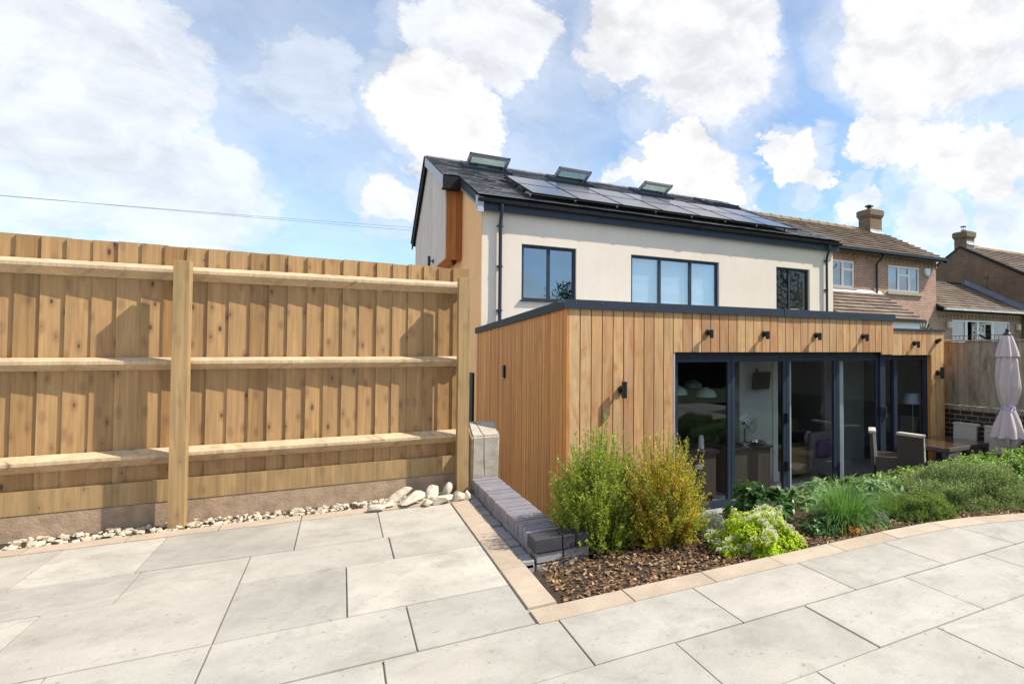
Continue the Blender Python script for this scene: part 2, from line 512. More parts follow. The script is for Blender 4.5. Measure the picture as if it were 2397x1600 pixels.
# ------------------------------------------------------------------ mesh builder
class MB:
    def __init__(s):
        s.v = []
        s.f = []

    def add(s, vs, fs):
        o = len(s.v)
        s.v.extend([tuple(p) for p in vs])
        s.f.extend([tuple(i + o for i in f) for f in fs])
        return s

    def box(s, x0, y0, z0, x1, y1, z1):
        vs = [(x, y, z) for z in (z0, z1) for y in (y0, y1) for x in (x0, x1)]
        return s.add(vs, [(0, 2, 3, 1), (4, 5, 7, 6), (0, 1, 5, 4), (2, 6, 7, 3), (0, 4, 6, 2), (1, 3, 7, 5)])

    def obox(s, c, ax, ay, az, hx, hy, hz):
        c = Vector(c)
        vs = [c + ax * (hx * i) + ay * (hy * j) + az * (hz * k) for k in (-1, 1) for j in (-1, 1) for i in (-1, 1)]
        return s.add(vs, [(0, 2, 3, 1), (4, 5, 7, 6), (0, 1, 5, 4), (2, 6, 7, 3), (0, 4, 6, 2), (1, 3, 7, 5)])

    def bevbox(s, x0, y0, z0, x1, y1, z1, e=.01):
        """box with chamfered edges"""
        bm = bmesh.new()
        bmesh.ops.create_cube(bm, size=1)
        for q in bm.verts:
            q.co = Vector(((x0 + x1) / 2 + q.co.x * (x1 - x0), (y0 + y1) / 2 + q.co.y * (y1 - y0), (z0 + z1) / 2 + q.co.z * (z1 - z0)))
        bmesh.ops.bevel(bm, geom=bm.edges[:], offset=e, segments=2, affect='EDGES', profile=.6)
        bm.verts.index_update()
        s.add([q.co.copy() for q in bm.verts], [[q.index for q in f.verts] for f in bm.faces])
        bm.free()
        return s

    def tube(s, pts, r, n=10, cap=True, r1=None):
        pts = [Vector(p) for p in pts]
        rings = []
        L = len(pts)
        for i, p in enumerate(pts):
            d = (pts[min(i + 1, L - 1)] - pts[max(i - 1, 0)]).normalized()
            a = d.orthogonal().normalized() if i == 0 else (rings[-1][1] - d * rings[-1][1].dot(d)).normalized()
            bb = d.cross(a)
            rr = r if r1 is None else r + (r1 - r) * i / (L - 1)
            rings.append(([p + (a * math.cos(2 * math.pi * k / n) + bb * math.sin(2 * math.pi * k / n)) * rr for k in range(n)], a))
        vs = [q for rg in rings for q in rg[0]]
        fs = []
        for i in range(L - 1):
            for k in range(n):
                fs.append((i * n + k, i * n + (k + 1) % n, (i + 1) * n + (k + 1) % n, (i + 1) * n + k))
        if cap:
            fs.append(tuple(range(n))[::-1])
            fs.append(tuple((L - 1) * n + k for k in range(n)))
        return s.add(vs, fs)

    def lathe(s, c, prof, n=24, fn=None, ax=None):
        """prof: list of (r, z); ax: optional (a, b, axis) frame"""
        c = Vector(c)
        a, bb, az = ax or (Vector((1, 0, 0)), Vector((0, 1, 0)), Vector((0, 0, 1)))
        vs = []
        for (r, z) in prof:
            for k in range(n):
                th = 2 * math.pi * k / n
                rr = r * (fn(th, z) if fn else 1)
                vs.append(c + a * (rr * math.cos(th)) + bb * (rr * math.sin(th)) + az * z)
        fs = []
        for i in range(len(prof) - 1):
            for k in range(n):
                fs.append((i * n + k, i * n + (k + 1) % n, (i + 1) * n + (k + 1) % n, (i + 1) * n + k))
        fs.append(tuple(range(n))[::-1])
        fs.append(tuple((len(prof) - 1) * n + k for k in range(n)))
        return s.add(vs, fs)

    def prism(s, poly, x0, x1, axis='X'):
        """extrude a 2D polygon; axis X: poly is (y,z); axis Y: (x,z); axis Z: (x,y)"""
        n = len(poly)

        def mk(p, t):
            return (t, p[0], p[1]) if axis == 'X' else ((p[0], t, p[1]) if axis == 'Y' else (p[0], p[1], t))
        vs = [mk(p, x0) for p in poly] + [mk(p, x1) for p in poly]
        fs = [tuple(range(n))[::-1], tuple(range(n, 2 * n))]
        for i in range(n):
            j = (i + 1) % n
            fs.append((i, j, n + j, n + i))
        return s.add(vs, fs)

    def build(s, name, mat, parent=None, loc=(0, 0, 0), smooth=False, normals=True):
        o0 = Vector(loc)
        if parent is not None:
            o0 = o0 + LOC.get(parent.name, Vector((0, 0, 0)))
        me = bpy.data.meshes.new(name)
        me.from_pydata([tuple(Vector(p) - o0) for p in s.v], [], s.f)
        if normals:
            bm = bmesh.new()
            bm.from_mesh(me)
            bmesh.ops.recalc_face_normals(bm, faces=bm.faces[:])
            bm.to_mesh(me)
            bm.free()
        me.materials.append(M[mat] if isinstance(mat, str) else mat)
        if smooth:
            me.polygons.foreach_set('use_smooth', [True] * len(me.polygons))
            try:
                me.set_sharp_from_angle(angle=R(40))
            except Exception:
                pass
        ob = bpy.data.objects.new(name, me)
        COL.objects.link(ob)
        ob.location = loc
        if parent is not None:
            ob.parent = parent
        LOC[ob.name] = o0
        return ob


LOC = {}


def tag(o, label=None, cat=None, group=None, kind=None):
    if label:
        o['label'] = label
    if cat:
        o['category'] = cat
    if group:
        o['group'] = group
    if kind:
        o['kind'] = kind
    return o


def thing(name, label, cat, loc, group=None):
    o = bpy.data.objects.new(name, None)
    COL.objects.link(o)
    o.empty_display_size = .2
    o.location = loc
    LOC[o.name] = Vector(loc)
    return tag(o, label, cat, group)


def copy_tree(o, parent=None):
    c = o.copy()
    COL.objects.link(c)
    c.parent = parent
    for ch in [q for q in list(COL.objects) if q.parent == o]:
        copy_tree(ch, c)
    return c


def wall_grid(mb, u0, u1, z0, z1, d0, d1, holes, axis='Y'):
    """wall slab with rectangular openings; u is x (axis Y) or y (axis X); d0..d1 its thickness"""
    us = sorted({u0, u1, *[h[0] for h in holes], *[h[1] for h in holes]})
    zs = sorted({z0, z1, *[h[2] for h in holes], *[h[3] for h in holes]})

    def inh(u, z):
        return any(h[0] < u < h[1] and h[2] < z < h[3] for h in holes)

    def P(u, d, z):
        return (u, d, z) if axis == 'Y' else (d, u, z)
    for i in range(len(us) - 1):
        for k in range(len(zs) - 1):
            a, b_, c, d = us[i], us[i + 1], zs[k], zs[k + 1]
            if inh((a + b_) / 2, (c + d) / 2):
                continue
            for dd in (d0, d1):
                mb.add([P(a, dd, c), P(b_, dd, c), P(b_, dd, d), P(a, dd, d)], [(0, 1, 2, 3)])
    rects = [(u0, u1, z0, z1)] + list(holes)
    for (a, b_, c, d) in rects:
        for (p, q) in (((a, c), (b_, c)), ((b_, c), (b_, d)), ((b_, d), (a, d)), ((a, d), (a, c))):
            mb.add([P(p[0], d0, p[1]), P(q[0], d0, q[1]), P(q[0], d1, q[1]), P(p[0], d1, p[1])], [(0, 1, 2, 3)])
    return mb


def frame_ring(mb, x0, x1, z0, z1, wd, y0, y1, axis='Y'):
    """rectangular ring frame, mitre-free: stiles full height, rails between"""
    def B(a, c, b_, d):
        if axis == 'Y':
            mb.box(a, y0, c, b_, y1, d)
        else:
            mb.box(y0, a, c, y1, b_, d)
    B(x0, z0, x0 + wd, z1)
    B(x1 - wd, z0, x1, z1)
    B(x0 + wd, z0, x1 - wd, z0 + wd)
    B(x0 + wd, z1 - wd, x1 - wd, z1)
    return mb


# ------------------------------------------------------------------ ground
PZ = 0.60          # level of the upper terrace
MB().add([(-400, -400, -.35), (400, -400, -.35), (400, 400, -.35), (-400, 400, -.35)], [(0, 1, 2, 3)]).build('ground', 'grass')
tag(bpy.data.objects['ground'], 'grass ground around the houses', kind='structure')
# line between the paving and the edging stones: runs straight, then bends towards the viewer on the right
EDGE = [(-20, 3.40), (4.3, 3.37), (4.9, 3.30), (5.5, 3.13), (6.3, 2.80), (7.5, 2.2), (10.5, .55)]


def fe(x):
    for (a, b_) in zip(EDGE, EDGE[1:]):
        if x <= b_[0]:
            return a[1] + (b_[1] - a[1]) * (x - a[0]) / (b_[0] - a[0])
    return EDGE[-1][1]


def clip(poly):
    for (a, b_) in zip(EDGE, EDGE[1:]):
        ins = lambda p: (p[1] - a[1]) * (b_[0] - a[0]) - (b_[1] - a[1]) * (p[0] - a[0])
        out = []
        for i in range(len(poly)):
            p, q = poly[i - 1], poly[i]
            sp, sq = ins(p), ins(q)
            if (sp <= 0) != (sq <= 0):
                k = sp / (sp - sq)
                out.append((p[0] + (q[0] - p[0]) * k, p[1] + (q[1] - p[1]) * k))
            if sq <= 0:
                out.append(q)
        poly = out
        if not poly:
            return []
    return poly


mb = MB().prism(clip([(-8, -1.6), (9.55, -1.6), (9.55, 3.6), (-8, 3.6)]), -.3, PZ - .010, 'Z')
mb.box(-8, 3.401, -.3, 1.17, 6.76, PZ - .010)
o = MB().add([(-30, -40, PZ - .03), (60, -40, PZ - .03), (60, -1.61, PZ - .03), (-30, -1.61, PZ - .03)], [(0, 1, 2, 3)]).build('lawn', 'grass')  # added out of view so the glass doors mirror dark grass
tag(o, 'unseen lawn added behind the viewer to darken the door reflections', kind='structure')
o = mb.build('terrace_base', 'mortar')
tag(o, 'mortar bed under the raised terrace paving', kind='structure')

mb = MB()


def slab(x0, y0, x1, y1, z, th=.04, g=.0045):
    e = .004
    dz = random.uniform(-.002, .002)
    mb.bevbox(x0 + g, y0 + g, z - th, x1 - g, y1 - g, z + dz, e)


o = MB().box(-16, 7.95, -.3, 2.27, 26, .05).build('bounce_path', 'edging_stone')  # hidden pale ground, added as a reflector for the gable wall
tag(o, 'unseen pale path added beside the gable to bounce light onto it', kind='structure')
# right and front terrace: rows along x in running bond
y = 3.40
row = 0
while y > -1.2:
    x = -7.9 - (row % 2) * .45
    while x < 9.5:
        w_ = .9
        x1 = min(x + w_, 9.5)
        if x1 - x > .1 and x1 > -7.9:
            xa_ = max(x, -7.9)
            rc = [(xa_ + .0045, y - .5955), (x1 - .0045, y - .5955), (x1 - .0045, y - .0045), (xa_ + .0045, y - .0045)]
            pc = clip(rc)
            if y < fe(x1) + .001 or x1 < 1.2:
                slab(xa_, y - .6, x1, y, PZ)
            elif len(pc) > 2:
                mb.prism(pc, PZ - .04, PZ + .001, 'Z')
        x += w_
    y -= .6
    row += 1
# left terrace in front of the fence
ys = [6.55, 5.62, 5.0, 4.05, 3.41]
for i in range(4):
    x = .98 - (.0 if i == 0 else (.25 if i % 2 else .1))
    x = .98
    k = 0
    while x > -7.5:
        w_ = .66 if (i == 0 and k == 0) else (.62 if (k + i) % 2 else .93)
        slab(x - w_, ys[i + 1], x, ys[i], PZ)
        x -= w_
        k += 1
o = mb.build('terrace_paving', 'flagstone')
tag(o, 'pale grey flagstone paving of the raised terrace', kind='structure')
mb = MB()
x = -7.5
while x < .96:          # edging stones against the gravel at the fence
    slab(x, 6.56, min(x + .6, 1.17), 6.76, PZ + .004)
    x += .6
y = 3.62
while y < 6.5:
    slab(.985, y, 1.17, min(y + .72, 6.55), PZ + .004)
    y += .72
x = .985
while x < 9.3:
    xb = x + .6 * (1 if x < 4 else .8)
    mb.prism([(x + .004, fe(x + .004)), (xb - .004, fe(xb - .004)), (xb - .004, fe(xb) + .205), (x + .004, fe(x) + .205)], PZ - .04, PZ + .005 + random.uniform(-.001, .002), 'Z')
    x = xb
o = mb.build('paving_border', 'edging_stone')
tag(o, 'sandy edging stones round the terrace and the planting bed', kind='structure')
# lower patio of the house
mb = MB()
mb_keep = mb
x = 3.72
while x < 9.3:
    slab(x, 6.66, min(x + .3, 9.4), 6.88, 0)
    x += .3
o = mb.build('door_threshold', 'paver_grey')
tag(o, 'grey pavers along the foot of the glass doors', kind='structure')
mb = MB()
y = 4.6
while y < 6.6:
    x = 6.75
    while x < 9.5:
        slab(x, y, min(x + .45, 9.5), min(y + .45, 6.65), 0)
        x += .45
    y += .45
o = mb.build('lower_patio', 'flagstone')
tag(o, 'pale patio in front of the glass doors', kind='structure')
o = MB().box(3.6, 6.70, -.25, 9.5, 6.86, -.042).build('threshold_plinth', 'dark_brick')
tag(o, 'dark brick plinth below the door pavers', kind='structure')
# gravel channel between terrace edge and low wall
mb = MB().box(1.18, 4.45, .2, 1.262, 7.0, .56)
y = 4.45
while y < 6.9:
    h = random.uniform(.17, .24)
    mb.bevbox(1.175, y, .53, 1.262, y + h - .02, .592 + random.uniform(-.012, .008), .01)
    y += h
o = mb.build('cobble_channel', 'paver_grey')
tag(o, 'row of grey setts in the channel beside the low wall', kind='structure')
# bed soil
mb = MB()
NX, NY = 120, 56


def bedz(x, y):
    a = 4.9
    zz = .55 if y < a else .55 - (min(y, 6.3) - a) / 1.4 * .67
    return zz + .035 * noise.noise(Vector((x * 2.2, y * 2.2, 3))) + .015 * noise.noise(Vector((x * 9, y * 9, 1)))


vs = []
for j in range(NY + 1):
    for i in range(NX + 1):
        xx = 1.2 + i / NX * 8.3
        e0 = fe(xx) + .19
        yy = e0 + j / NY * (6.72 - e0)
        if xx > 6.7:
            yy = e0 + j / NY * (4.74 - e0)
        vs.append((xx, yy, bedz(xx, yy) if xx > 1.75 or yy < 4.4 else .3))
fs = [(j * (NX + 1) + i, j * (NX + 1) + i + 1, (j + 1) * (NX + 1) + i + 1, (j + 1) * (NX + 1) + i) for j in range(NY) for i in range(NX)]
o = MB().add(vs, fs).build('bed_soil', 'soil', smooth=True)
tag(o, 'dark soil of the planting bed', kind='structure')
mb = MB()
for i in range(7500):
    x = random.uniform(1.25, 6.7)
    y = fe(x) + .21 + random.random() ** 1.5 * 1.5
    z = bedz(x, y) + random.uniform(.0, .02)
    a = Matrix.Rotation(random.uniform(0, 6.28), 3, 'Z') @ Matrix.Rotation(random.gauss(0, .5), 3, 'X') @ Matrix.Rotation(random.gauss(0, .4), 3, 'Y')
    L, W_ = random.uniform(.007, .022), random.uniform(.004, .011)
    mb.obox((x, y, z), a.col[0], a.col[1], a.col[2], L, W_, .0025)
o = mb.build('bark_mulch', 'bark_chip', normals=False)
tag(o, 'brown bark mulch scattered over the bed', 'mulch', kind='stuff')

# ------------------------------------------------------------------ the house
HX, HZ, XR = 2.33, 4.97, 11.62     # gable plane, eaves, right end
FY = 12.0
SL = .404
YE, ZE = 11.80, 5.19                # front eave line on top of the slates
YR = 17.42
ZR = ZE + SL * (YR - YE)
YB = 20.7
ZB = 5.66


def zroof(y):
    return ZE + SL * (y - YE) if y < YR else ZR + (ZB - ZR) * (y - YR) / (YB - YR)


house = thing('modern_house', 'cream rendered two storey house with slate roof, solar panels and timber clad flat roofed extension', 'house', (HX, 6.76, 0))
W1 = (3.095, 4.243, 3.19, 4.335)
W2 = (5.515, 7.863, 2.45, 4.325)
W3 = (9.63, 10.77, 2.9, 4.355)
mb = wall_grid(MB(), HX, XR, 0, 5.02, FY, FY + .28, [W1, W2, W3, (3.9, 8.9, .02, 2.3)])
mb.prism([(FY + .001, 0), (20.4, 0), (20.4, zroof(20.4) - .1), (YR, ZR - .1), (FY + .001, zroof(FY) - .1)], XR - .3, XR - .001)
mb.box(HX, 20.4, 0, XR, 20.6, 5.6)
mb.build('rendered_wall', 'render_cream', house)
MB().prism([(FY - .0, 0), (20.4, 0), (20.4, zroof(20.4) - .1), (YR, ZR - .1), (FY - .0, zroof(FY) - .1)], HX - .012, HX - .001).build('gable_wall', 'render_tan', house)
# floors and partitions inside
mb = MB().box(HX + .3, FY + .3, 2.6, XR - .35, 20.3, 2.75)
mb.box(HX + .3, FY + 2.6, 2.76, XR - .35, FY + 2.7, 5.3)
mb.box(4.9, FY + .29, 2.76, 5.0, FY + 2.59, 5.2)
mb.box(8.8, FY + .29, 2.76, 8.9, FY + 2.59, 5.2)
mb.build('inner_wall', 'mid_wall', house)
# roof
mb = MB()
th = .16
for (xa, xb, y0, y1) in ((HX - .09, XR + .12, YE + .05, YR), (1.90, HX - .09, 14.02, YR)):
    mb.prism([(y0, zroof(y0) - .03), (y1, zroof(y1) - .03), (y1, zroof(y1) - th), (y0, zroof(y0) - th)], xa, xb)
mb.prism([(YR, ZR - .03), (YB, ZB - .03), (YB, ZB - th), (YR, ZR - th)], 1.90, XR + .12)
mb.build('roof_deck', 'anthracite_dark', house)
mb = MB()
nrow = 32
ly = (YR - YE + .02) / nrow
cs, sn = math.cos(math.atan(SL)), math.sin(math.atan(SL))
ay, az_ = Vector((0, cs, sn)), Vector((0, -sn, cs))
for r_ in range(nrow):
    y0 = YE - .03 + r_ * ly
    xs = HX - .11 if y0 < 14.0 else 1.885
    xe = XR + .13
    x = xs - (.125 if r_ % 2 else 0)
    while x < xe:
        a, b_ = max(x, xs), min(x + .25, xe)
        if b_ - a > .02:
            tilt = .016 + random.uniform(-.003, .005)
            p0 = Vector((0, y0, zroof(y0)))
            L = ly / cs + .03
            q = [p0 + az_ * tilt, p0 + ay * L + az_ * -.004, p0 + ay * L + az_ * -.012, p0 + az_ * (tilt - .010)]
            vs = [(a + .002, p.y, p.z) for p in q] + [(b_ - .002, p.y, p.z) for p in q]
            mb.add(vs, [(0, 1, 5, 4), (0, 4, 7, 3), (0, 3, 2, 1), (4, 5, 6, 7)])
        x += .25
mb.build('slate_roof', 'slate', house, normals=False)
mb = MB()
x = 1.88
while x < XR + .1:
    x1 = min(x + .45, XR + .13)
    mb.prism([(YR - .13, ZR - .035), (YR, ZR + .035), (YR + .13, ZR - .035), (YR + .13, ZR - .05), (YR, ZR + .02), (YR - .13, ZR - .05)], x, x1 - .004)
    mb.prism([(YR - .14, ZR - .036), (YR, ZR + .048), (YR + .14, ZR - .036)], x1 - .03, x1 - .004)
    x = x1
mb.build('ridge_tiles', 'slate', house)
# verges
mb = MB()
mb.prism([(14.0, zroof(14.0) - .03), (YR, ZR - .03), (YR, ZR - .27), (14.0, zroof(14.0) - .27)], 1.865, 1.899)
mb.build('bargeboard', 'barge_metal', house)
mb = MB()
mb.prism([(YR, ZR - .02), (YB, ZB - .02), (YB, ZB - .26), (YR, ZR - .27)], 1.865, 1.899)
mb.prism([(YR, ZR + .0), (YB + .03, ZB + .0), (YB + .03, ZB - .08), (YR, ZR - .08)], 1.84, 1.864)
mb.build('verge_trim', 'anthracite_dark', house)
mb = MB()
mb.box(1.87, 13.97, zroof(14.0) - .30, HX - .1, 13.999, zroof(14.0) - .025)
mb.box(1.87, 14.0, zroof(14.0) - .30, HX - .1, 14.2, zroof(14.0) - .27)
mb.build('bay_fascia', 'anthracite_dark', house)
mb = MB()
mb.prism([(YE + .24, zroof(YE + .24) - .03), (13.96, zroof(13.96) - .03), (13.96, zroof(13.96) - .2), (YE + .24, zroof(YE + .24) - .2)], HX - .125, HX - .092)
mb.build('verge_board', 'anthracite_dark', house)
mb = MB()
mb.prism([(YE + .02, ZE - .05), (YE + .22, ZE + .03), (YE + .22, ZE - .2), (YE + .09, ZE - .34), (YE + .02, ZE - .34)], HX - .127, HX - .013)
mb.build('bargeboard', 'barge_metal', house)
mb = MB()
mb.prism([(YE + .3, ZE - .03), (13.98, zroof(13.98) - .12), (13.98, zroof(13.98) - .30), (YE + .3, ZE - .16)], HX - .091, HX - .014)
mb.build('verge_soffit', 'lead', house)
# bay: projecting timber box on the gable
BX = 1.95


def boards(mb, u0, u1, z0, z1, d, th, axis='Y', wd=.145, g=.009, z1f=None, z0f=None, flip=1):
    """vertical boards between u0 and u1 with shadow gaps; d = outer face"""
    n_ = max(1, round((u1 - u0) / wd))
    wd = (u1 - u0) / n_
    for i in range(n_):
        a, b_ = u0 + i * wd, u0 + (i + 1) * wd - g
        j = random.uniform(0, .003)
        za = z0f((a + b_) / 2) if z0f else z0
        if z1f:
            zz = (z1f(a), z1f(b_))
        else:
            zz = (z1, z1)
        dd = d + j * flip
        ds = d + th * flip
        if axis == 'Y':
            vs = [(a, dd, za), (b_, dd, za), (b_, dd, zz[1]), (a, dd, zz[0]), (a, ds, za), (b_, ds, za), (b_, ds, zz[1]), (a, ds, zz[0])]
        else:
            vs = [(dd, a, za), (dd, b_, za), (dd, b_, zz[1]), (dd, a, zz[0]), (ds, a, za), (ds, b_, za), (ds, b_, zz[1]), (ds, a, zz[0])]
        mb.add(vs, [(0, 1, 2, 3), (4, 7, 6, 5), (0, 4, 5, 1), (1, 5, 6, 2), (2, 6, 7, 3), (3, 7, 4, 0)])
    return mb


bay = MB().prism([(14.24, 4.28), (20.36, 4.28), (20.36, zroof(20.36) - .2), (YR, ZR - .2), (14.24, zroof(14.24) - .2)], BX + .03, HX - .013).build('timber_bay', 'cedar_bay', house)
mb = MB()
boards(mb, 14.2, YR, 4.24, 0, BX, .028, 'X', z1f=lambda y: zroof(y) - .12, g=.003)
boards(mb, YR, 20.4, 4.24, 0, BX, .028, 'X', z1f=lambda y: zroof(y) - .12, g=.003)
mb.build('bay_side_cladding', 'cedar_grey', house)
mb = MB()
boards(mb, BX + .0, HX - .014, 4.24, zroof(14.2) - .2, 14.205, .03, 'Y', wd=.13, g=.004)
mb.build('bay_front_cladding', 'cedar_bay', house)
mb = MB()
for i in range(3):
    mb.box(BX + .005 + i * .122, 14.22, 4.245, BX + .12 + i * .122, 20.3, 4.275)
mb.build('bay_soffit', 'cedar_bay', house)
# eaves
GY = YE - .02
mb = MB()
mb.box(HX - .12, YE + .085, 4.90, XR + .12, YE + .11, ZE - .04)
mb.box(HX + .0, YE + .11, 4.93, XR + .1, FY - .001, 4.95)
mb.build('fascia', 'anthracite', house)
mb = MB()
prof = []
for k in range(9):
    a = math.pi + math.pi * k / 8
    prof.append((YE + .022 + .060 * math.cos(a), ZE - .075 + .065 * math.sin(a)))
prof2 = [(YE + .022 + (p[0] - YE - .022) * .9, ZE - .075 + (p[1] - ZE + .075) * .9) for p in prof[::-1]]
for i in range(len(prof) - 1):
    q = [prof[i], prof[i + 1], prof2[len(prof) - 2 - i], prof2[len(prof) - 1 - i]]
    mb.prism(q, HX - .125, XR + .14)
x = HX + .1
while x < XR:
    pr = [(YE + .022 + .069 * math.cos(math.pi + math.pi * k / 8), ZE - .075 + .074 * math.sin(math.pi + math.pi * k / 8)) for k in range(9)]
    mb.prism(pr, x, x + .035)
    if abs(x - 7.4) < .45:
        mb.prism([(p[0], p[1] - .004) for p in pr], x + .06, x + .16)
    x += .78
mb.build('gutter', 'black_plastic', house, smooth=True)


def downpipe(px_, zb, name='downpipe'):
    mb = MB()
    mb.tube([(px_, YE + .02, ZE - .14), (px_, YE + .02, ZE - .22), (px_, YE + .05, ZE - .30), (px_, FY - .08, ZE - .46), (px_, FY - .065, ZE - .55), (px_, FY - .065, zb)], .034, 12)
    o_ = mb.build(name, 'anthracite', house, smooth=True)
    for z in (4.62, 3.82, 2.95):
        if z > zb:
            mb = MB()
            mb.tube([(px_, FY - .065, z), (px_, FY - .065, z + .035)], .041, 12)
            mb.box(px_ - .06, FY - .03, z + .005, px_ + .06, FY - .002, z + .03)
            mb.box(px_ - .012, FY - .04, z + .006, px_ + .012, FY - .0299, z + .029)
            mb.build('pipe_clip', 'anthracite', o_)


downpipe(2.66, 2.3)
downpipe(11.33, 2.3)


def window(x0, x1, z0, z1, mull, glass, blind=False, sill=True, name='window', wd=.055, y=FY + .07, parent=None, fr='anthracite', depth=.07, subs=None, vent=True):
    parent = parent or house
    mb = MB()
    frame_ring(mb, x0 + .004, x1 - .004, z0 + .004, z1 - .004, wd, y, y + depth)
    for m_ in mull:
        mb.box(m_ - wd * .55, y + .001, z0 + wd + .004, m_ + wd * .55, y + depth, z1 - wd - .004)
    if vent:
        c = (x0 + x1) / 2
        mb.box(c - .17, y - .014, z1 - .035, c + .17, y - .001, z1 - .012)
    fo = mb.build(name, fr, parent)
    ed = [x0 + wd] + [v for m_ in mull for v in (m_ - wd * .55, m_ + wd * .55)] + [x1 - wd]
    for i in range(0, len(ed), 2):
        MB().box(ed[i] + .001, y + .03, z0 + wd, ed[i + 1] - .001, y + .036, z1 - wd).build('pane', glass, fo)
        if blind:
            bm_ = MB()
            zc = z1 - wd
            while zc > z0 + wd:
                zn = max(zc - .38, z0 + wd)
                bm_.prism([(y + .10, zn + .004), (y + .112, (zn + zc) / 2), (y + .10, zc - .004), (y + .106, zc), (y + .118, (zn + zc) / 2), (y + .106, zn)], ed[i] + .01, ed[i + 1] - .01)
                zc = zn
            bm_.build('blind', 'blind', fo)
    if sill:
        MB().box(x0 - .03, FY - .055, z0 - .022, x1 + .03, FY + .069, z0 + .003).build('sill', 'anthracite', fo)
    return fo


window(*W1, [(3.67)], 'glass_sky')
window(*W2, [6.27, 7.09], 'glass_blind', blind=True)
window(*W3, [10.12], 'glass_door')
# a box of clothes and a white carton on the bathroom sill
# roof windows
sf = atan = math.atan(SL)
RX = Vector((1, 0, 0))


def onroof(x, y, h=0):
    return Vector((x, y, zroof(y))) + az_ * h


def skylight(x0, x1, y0, y1, open_deg):
    c = onroof((x0 + x1) / 2, (y0 + y1) / 2, .04)
    hx, hy = (x1 - x0) / 2, (y1 - y0) / 2 / cs
    mb = MB()
    for s_ in (-1, 1):
        mb.obox(c + RX * (hx - .03) * s_, RX, ay, az_, .03, hy, .055)
        mb.obox(c + ay * (hy - .03) * s_, RX, ay, az_, hx - .06, .03, .053)
    mb.obox(c - az_ * .03, RX, ay, az_, hx - .061, hy - .061, .006)
    fo = mb.build('roof_window', 'anthracite', house)
    rot = Matrix.Rotation(R(-open_deg), 3, 'X')
    sy, sz = rot @ ay, rot @ az_
    c2 = c + az_ * .03
    mb = MB()
    for s_ in (-1, 1):
        mb.obox(c2 + RX * (hx - .095) * s_, RX, sy, sz, .03, hy - .05, .028)
        mb.obox(c2 + sy * (hy - .08) * s_, RX, sy, sz, hx - .125, .03, .026)
    mb.build('sash', 'barge_metal' if open_deg else 'anthracite', fo)
    mb = MB()
    mb.obox(c2 - sy * (hy - .05) + sz * .02, RX, sy, sz, hx - .06, .018, .03)
    mb.obox(c2 + sz * .036, RX, sy, sz, hx - .07, hy - .04, .007) if False else None
    for s_ in (-1, 1):
        mb.obox(c2 + RX * (hx - .075) * s_ + sz * .035 - sy * hy * .5, RX, sy, sz, .02, hy * .48, .007)
    mb.build('sash_cover', 'anthracite', fo)
    MB().obox(c2, RX, sy, sz, hx - .126, hy - .111, .004).build('pane', 'glass_roof', fo)


skylight(2.66, 3.78, 15.65, 16.72, 36)
skylight(5.0, 6.05, 15.72, 16.79, 36)
skylight(7.62, 8.68, 15.75, 16.82, 36)
skylight(9.95, 11.05, 15.6, 16.75, 3)
# solar panels
for i in range(7):
    for j in range(2):
        x0 = 3.25 + i * .992
        ya = 11.86 + j * 1.25
        yb = ya + 1.24
        c = onroof(x0 + .49, (ya + yb) / 2, .135)
        hy = (yb - ya) / 2 / cs
        MBf = MB()
        for s_ in (-1, 1):
            MBf.obox(c + RX * .483 * s_, RX, ay, az_, .008, hy, .02)
            MBf.obox(c + ay * (hy - .008) * s_, RX, ay, az_, .475, .008, .0195)
        pf = MBf.build('solar_panel', 'anthracite_dark', house)
        MB().obox(c + az_ * .004, RX, ay, az_, .4745, hy - .0165, .012).build('cell_sheet', 'solar_cell', pf)
mb = MB()
for y_ in (12.2, 12.85, 13.5, 14.15):
    mb.obox(onroof(6.7, y_, .09), RX, ay, az_, 3.5, .018, .02)
for i in range(8):
    for y_ in (12.2, 12.85, 13.5, 14.15):
        mb.obox(onroof(3.3 + i * .97, y_, .045), RX, ay, az_, .02, .03, .045)
mb.build('panel_rails', 'chrome', house)
# dark door in the gable, mostly behind the fence
MB().box(HX - .05, 12.6, 0, HX - .013, 13.6, 1.72).build('side_door', 'anthracite_dark', house)

# ------------------------------------------------------------------ extension
EX, EY = 2.28, 6.76
HD = 2.145
XS, XE = 7.92, 9.27
core = MB()
core.box(EX + .04, EY + .04, -.2, 3.72, 6.95, 2.66)
core.box(3.72, EY + .04, HD + .02, XS, 6.95, 2.66)
core.box(EX + .04, 6.95, -.2, EX + .2, 11.99, 2.5)
core.box(XS, EY + .06, 2.12, XE - .02, 6.95, 2.48)
core.box(8.96, EY + .06, -.2, XE - .02, 6.95, 2.12)
core.box(9.17, 6.951, -.2, XE - .02, 11.9, 2.49)
core.box(EX + .2, 6.95, 2.38, XE - .05, 11.99, 2.5)
core.build('extension_core', 'dark_wall', house)
fr = MB()
boards(fr, EX + .03, 3.72, -.02, 2.67, EY, .035, g=.012)
boards(fr, 3.72, 7.63, HD, 2.67, EY, .035, g=.012)
boards(fr, 7.63, XS, 2.105, 2.67, EY, .035)
fr.build('front_cladding', 'cedar_front', house)
fr = MB()
boards(fr, XS + .001, 8.92, 2.095, 2.515, EY + .035, .03, wd=.125)
boards(fr, 8.92, XE, -.02, 2.515, EY + .035, .03, wd=.117)
fr.build('low_front_cladding', 'cedar_front', house)
mb = MB()
boards(mb, EY + .037, 8.9, -.3, 0, EX, .035, 'X', wd=.122, g=.012, z1f=lambda y: 2.67 - (y - EY) * .028)
boards(mb, 8.9, 12.22, -.3, 0, EX, .035, 'X', wd=.122, g=.012, z1f=lambda y: 2.67 - (y - EY) * .028)
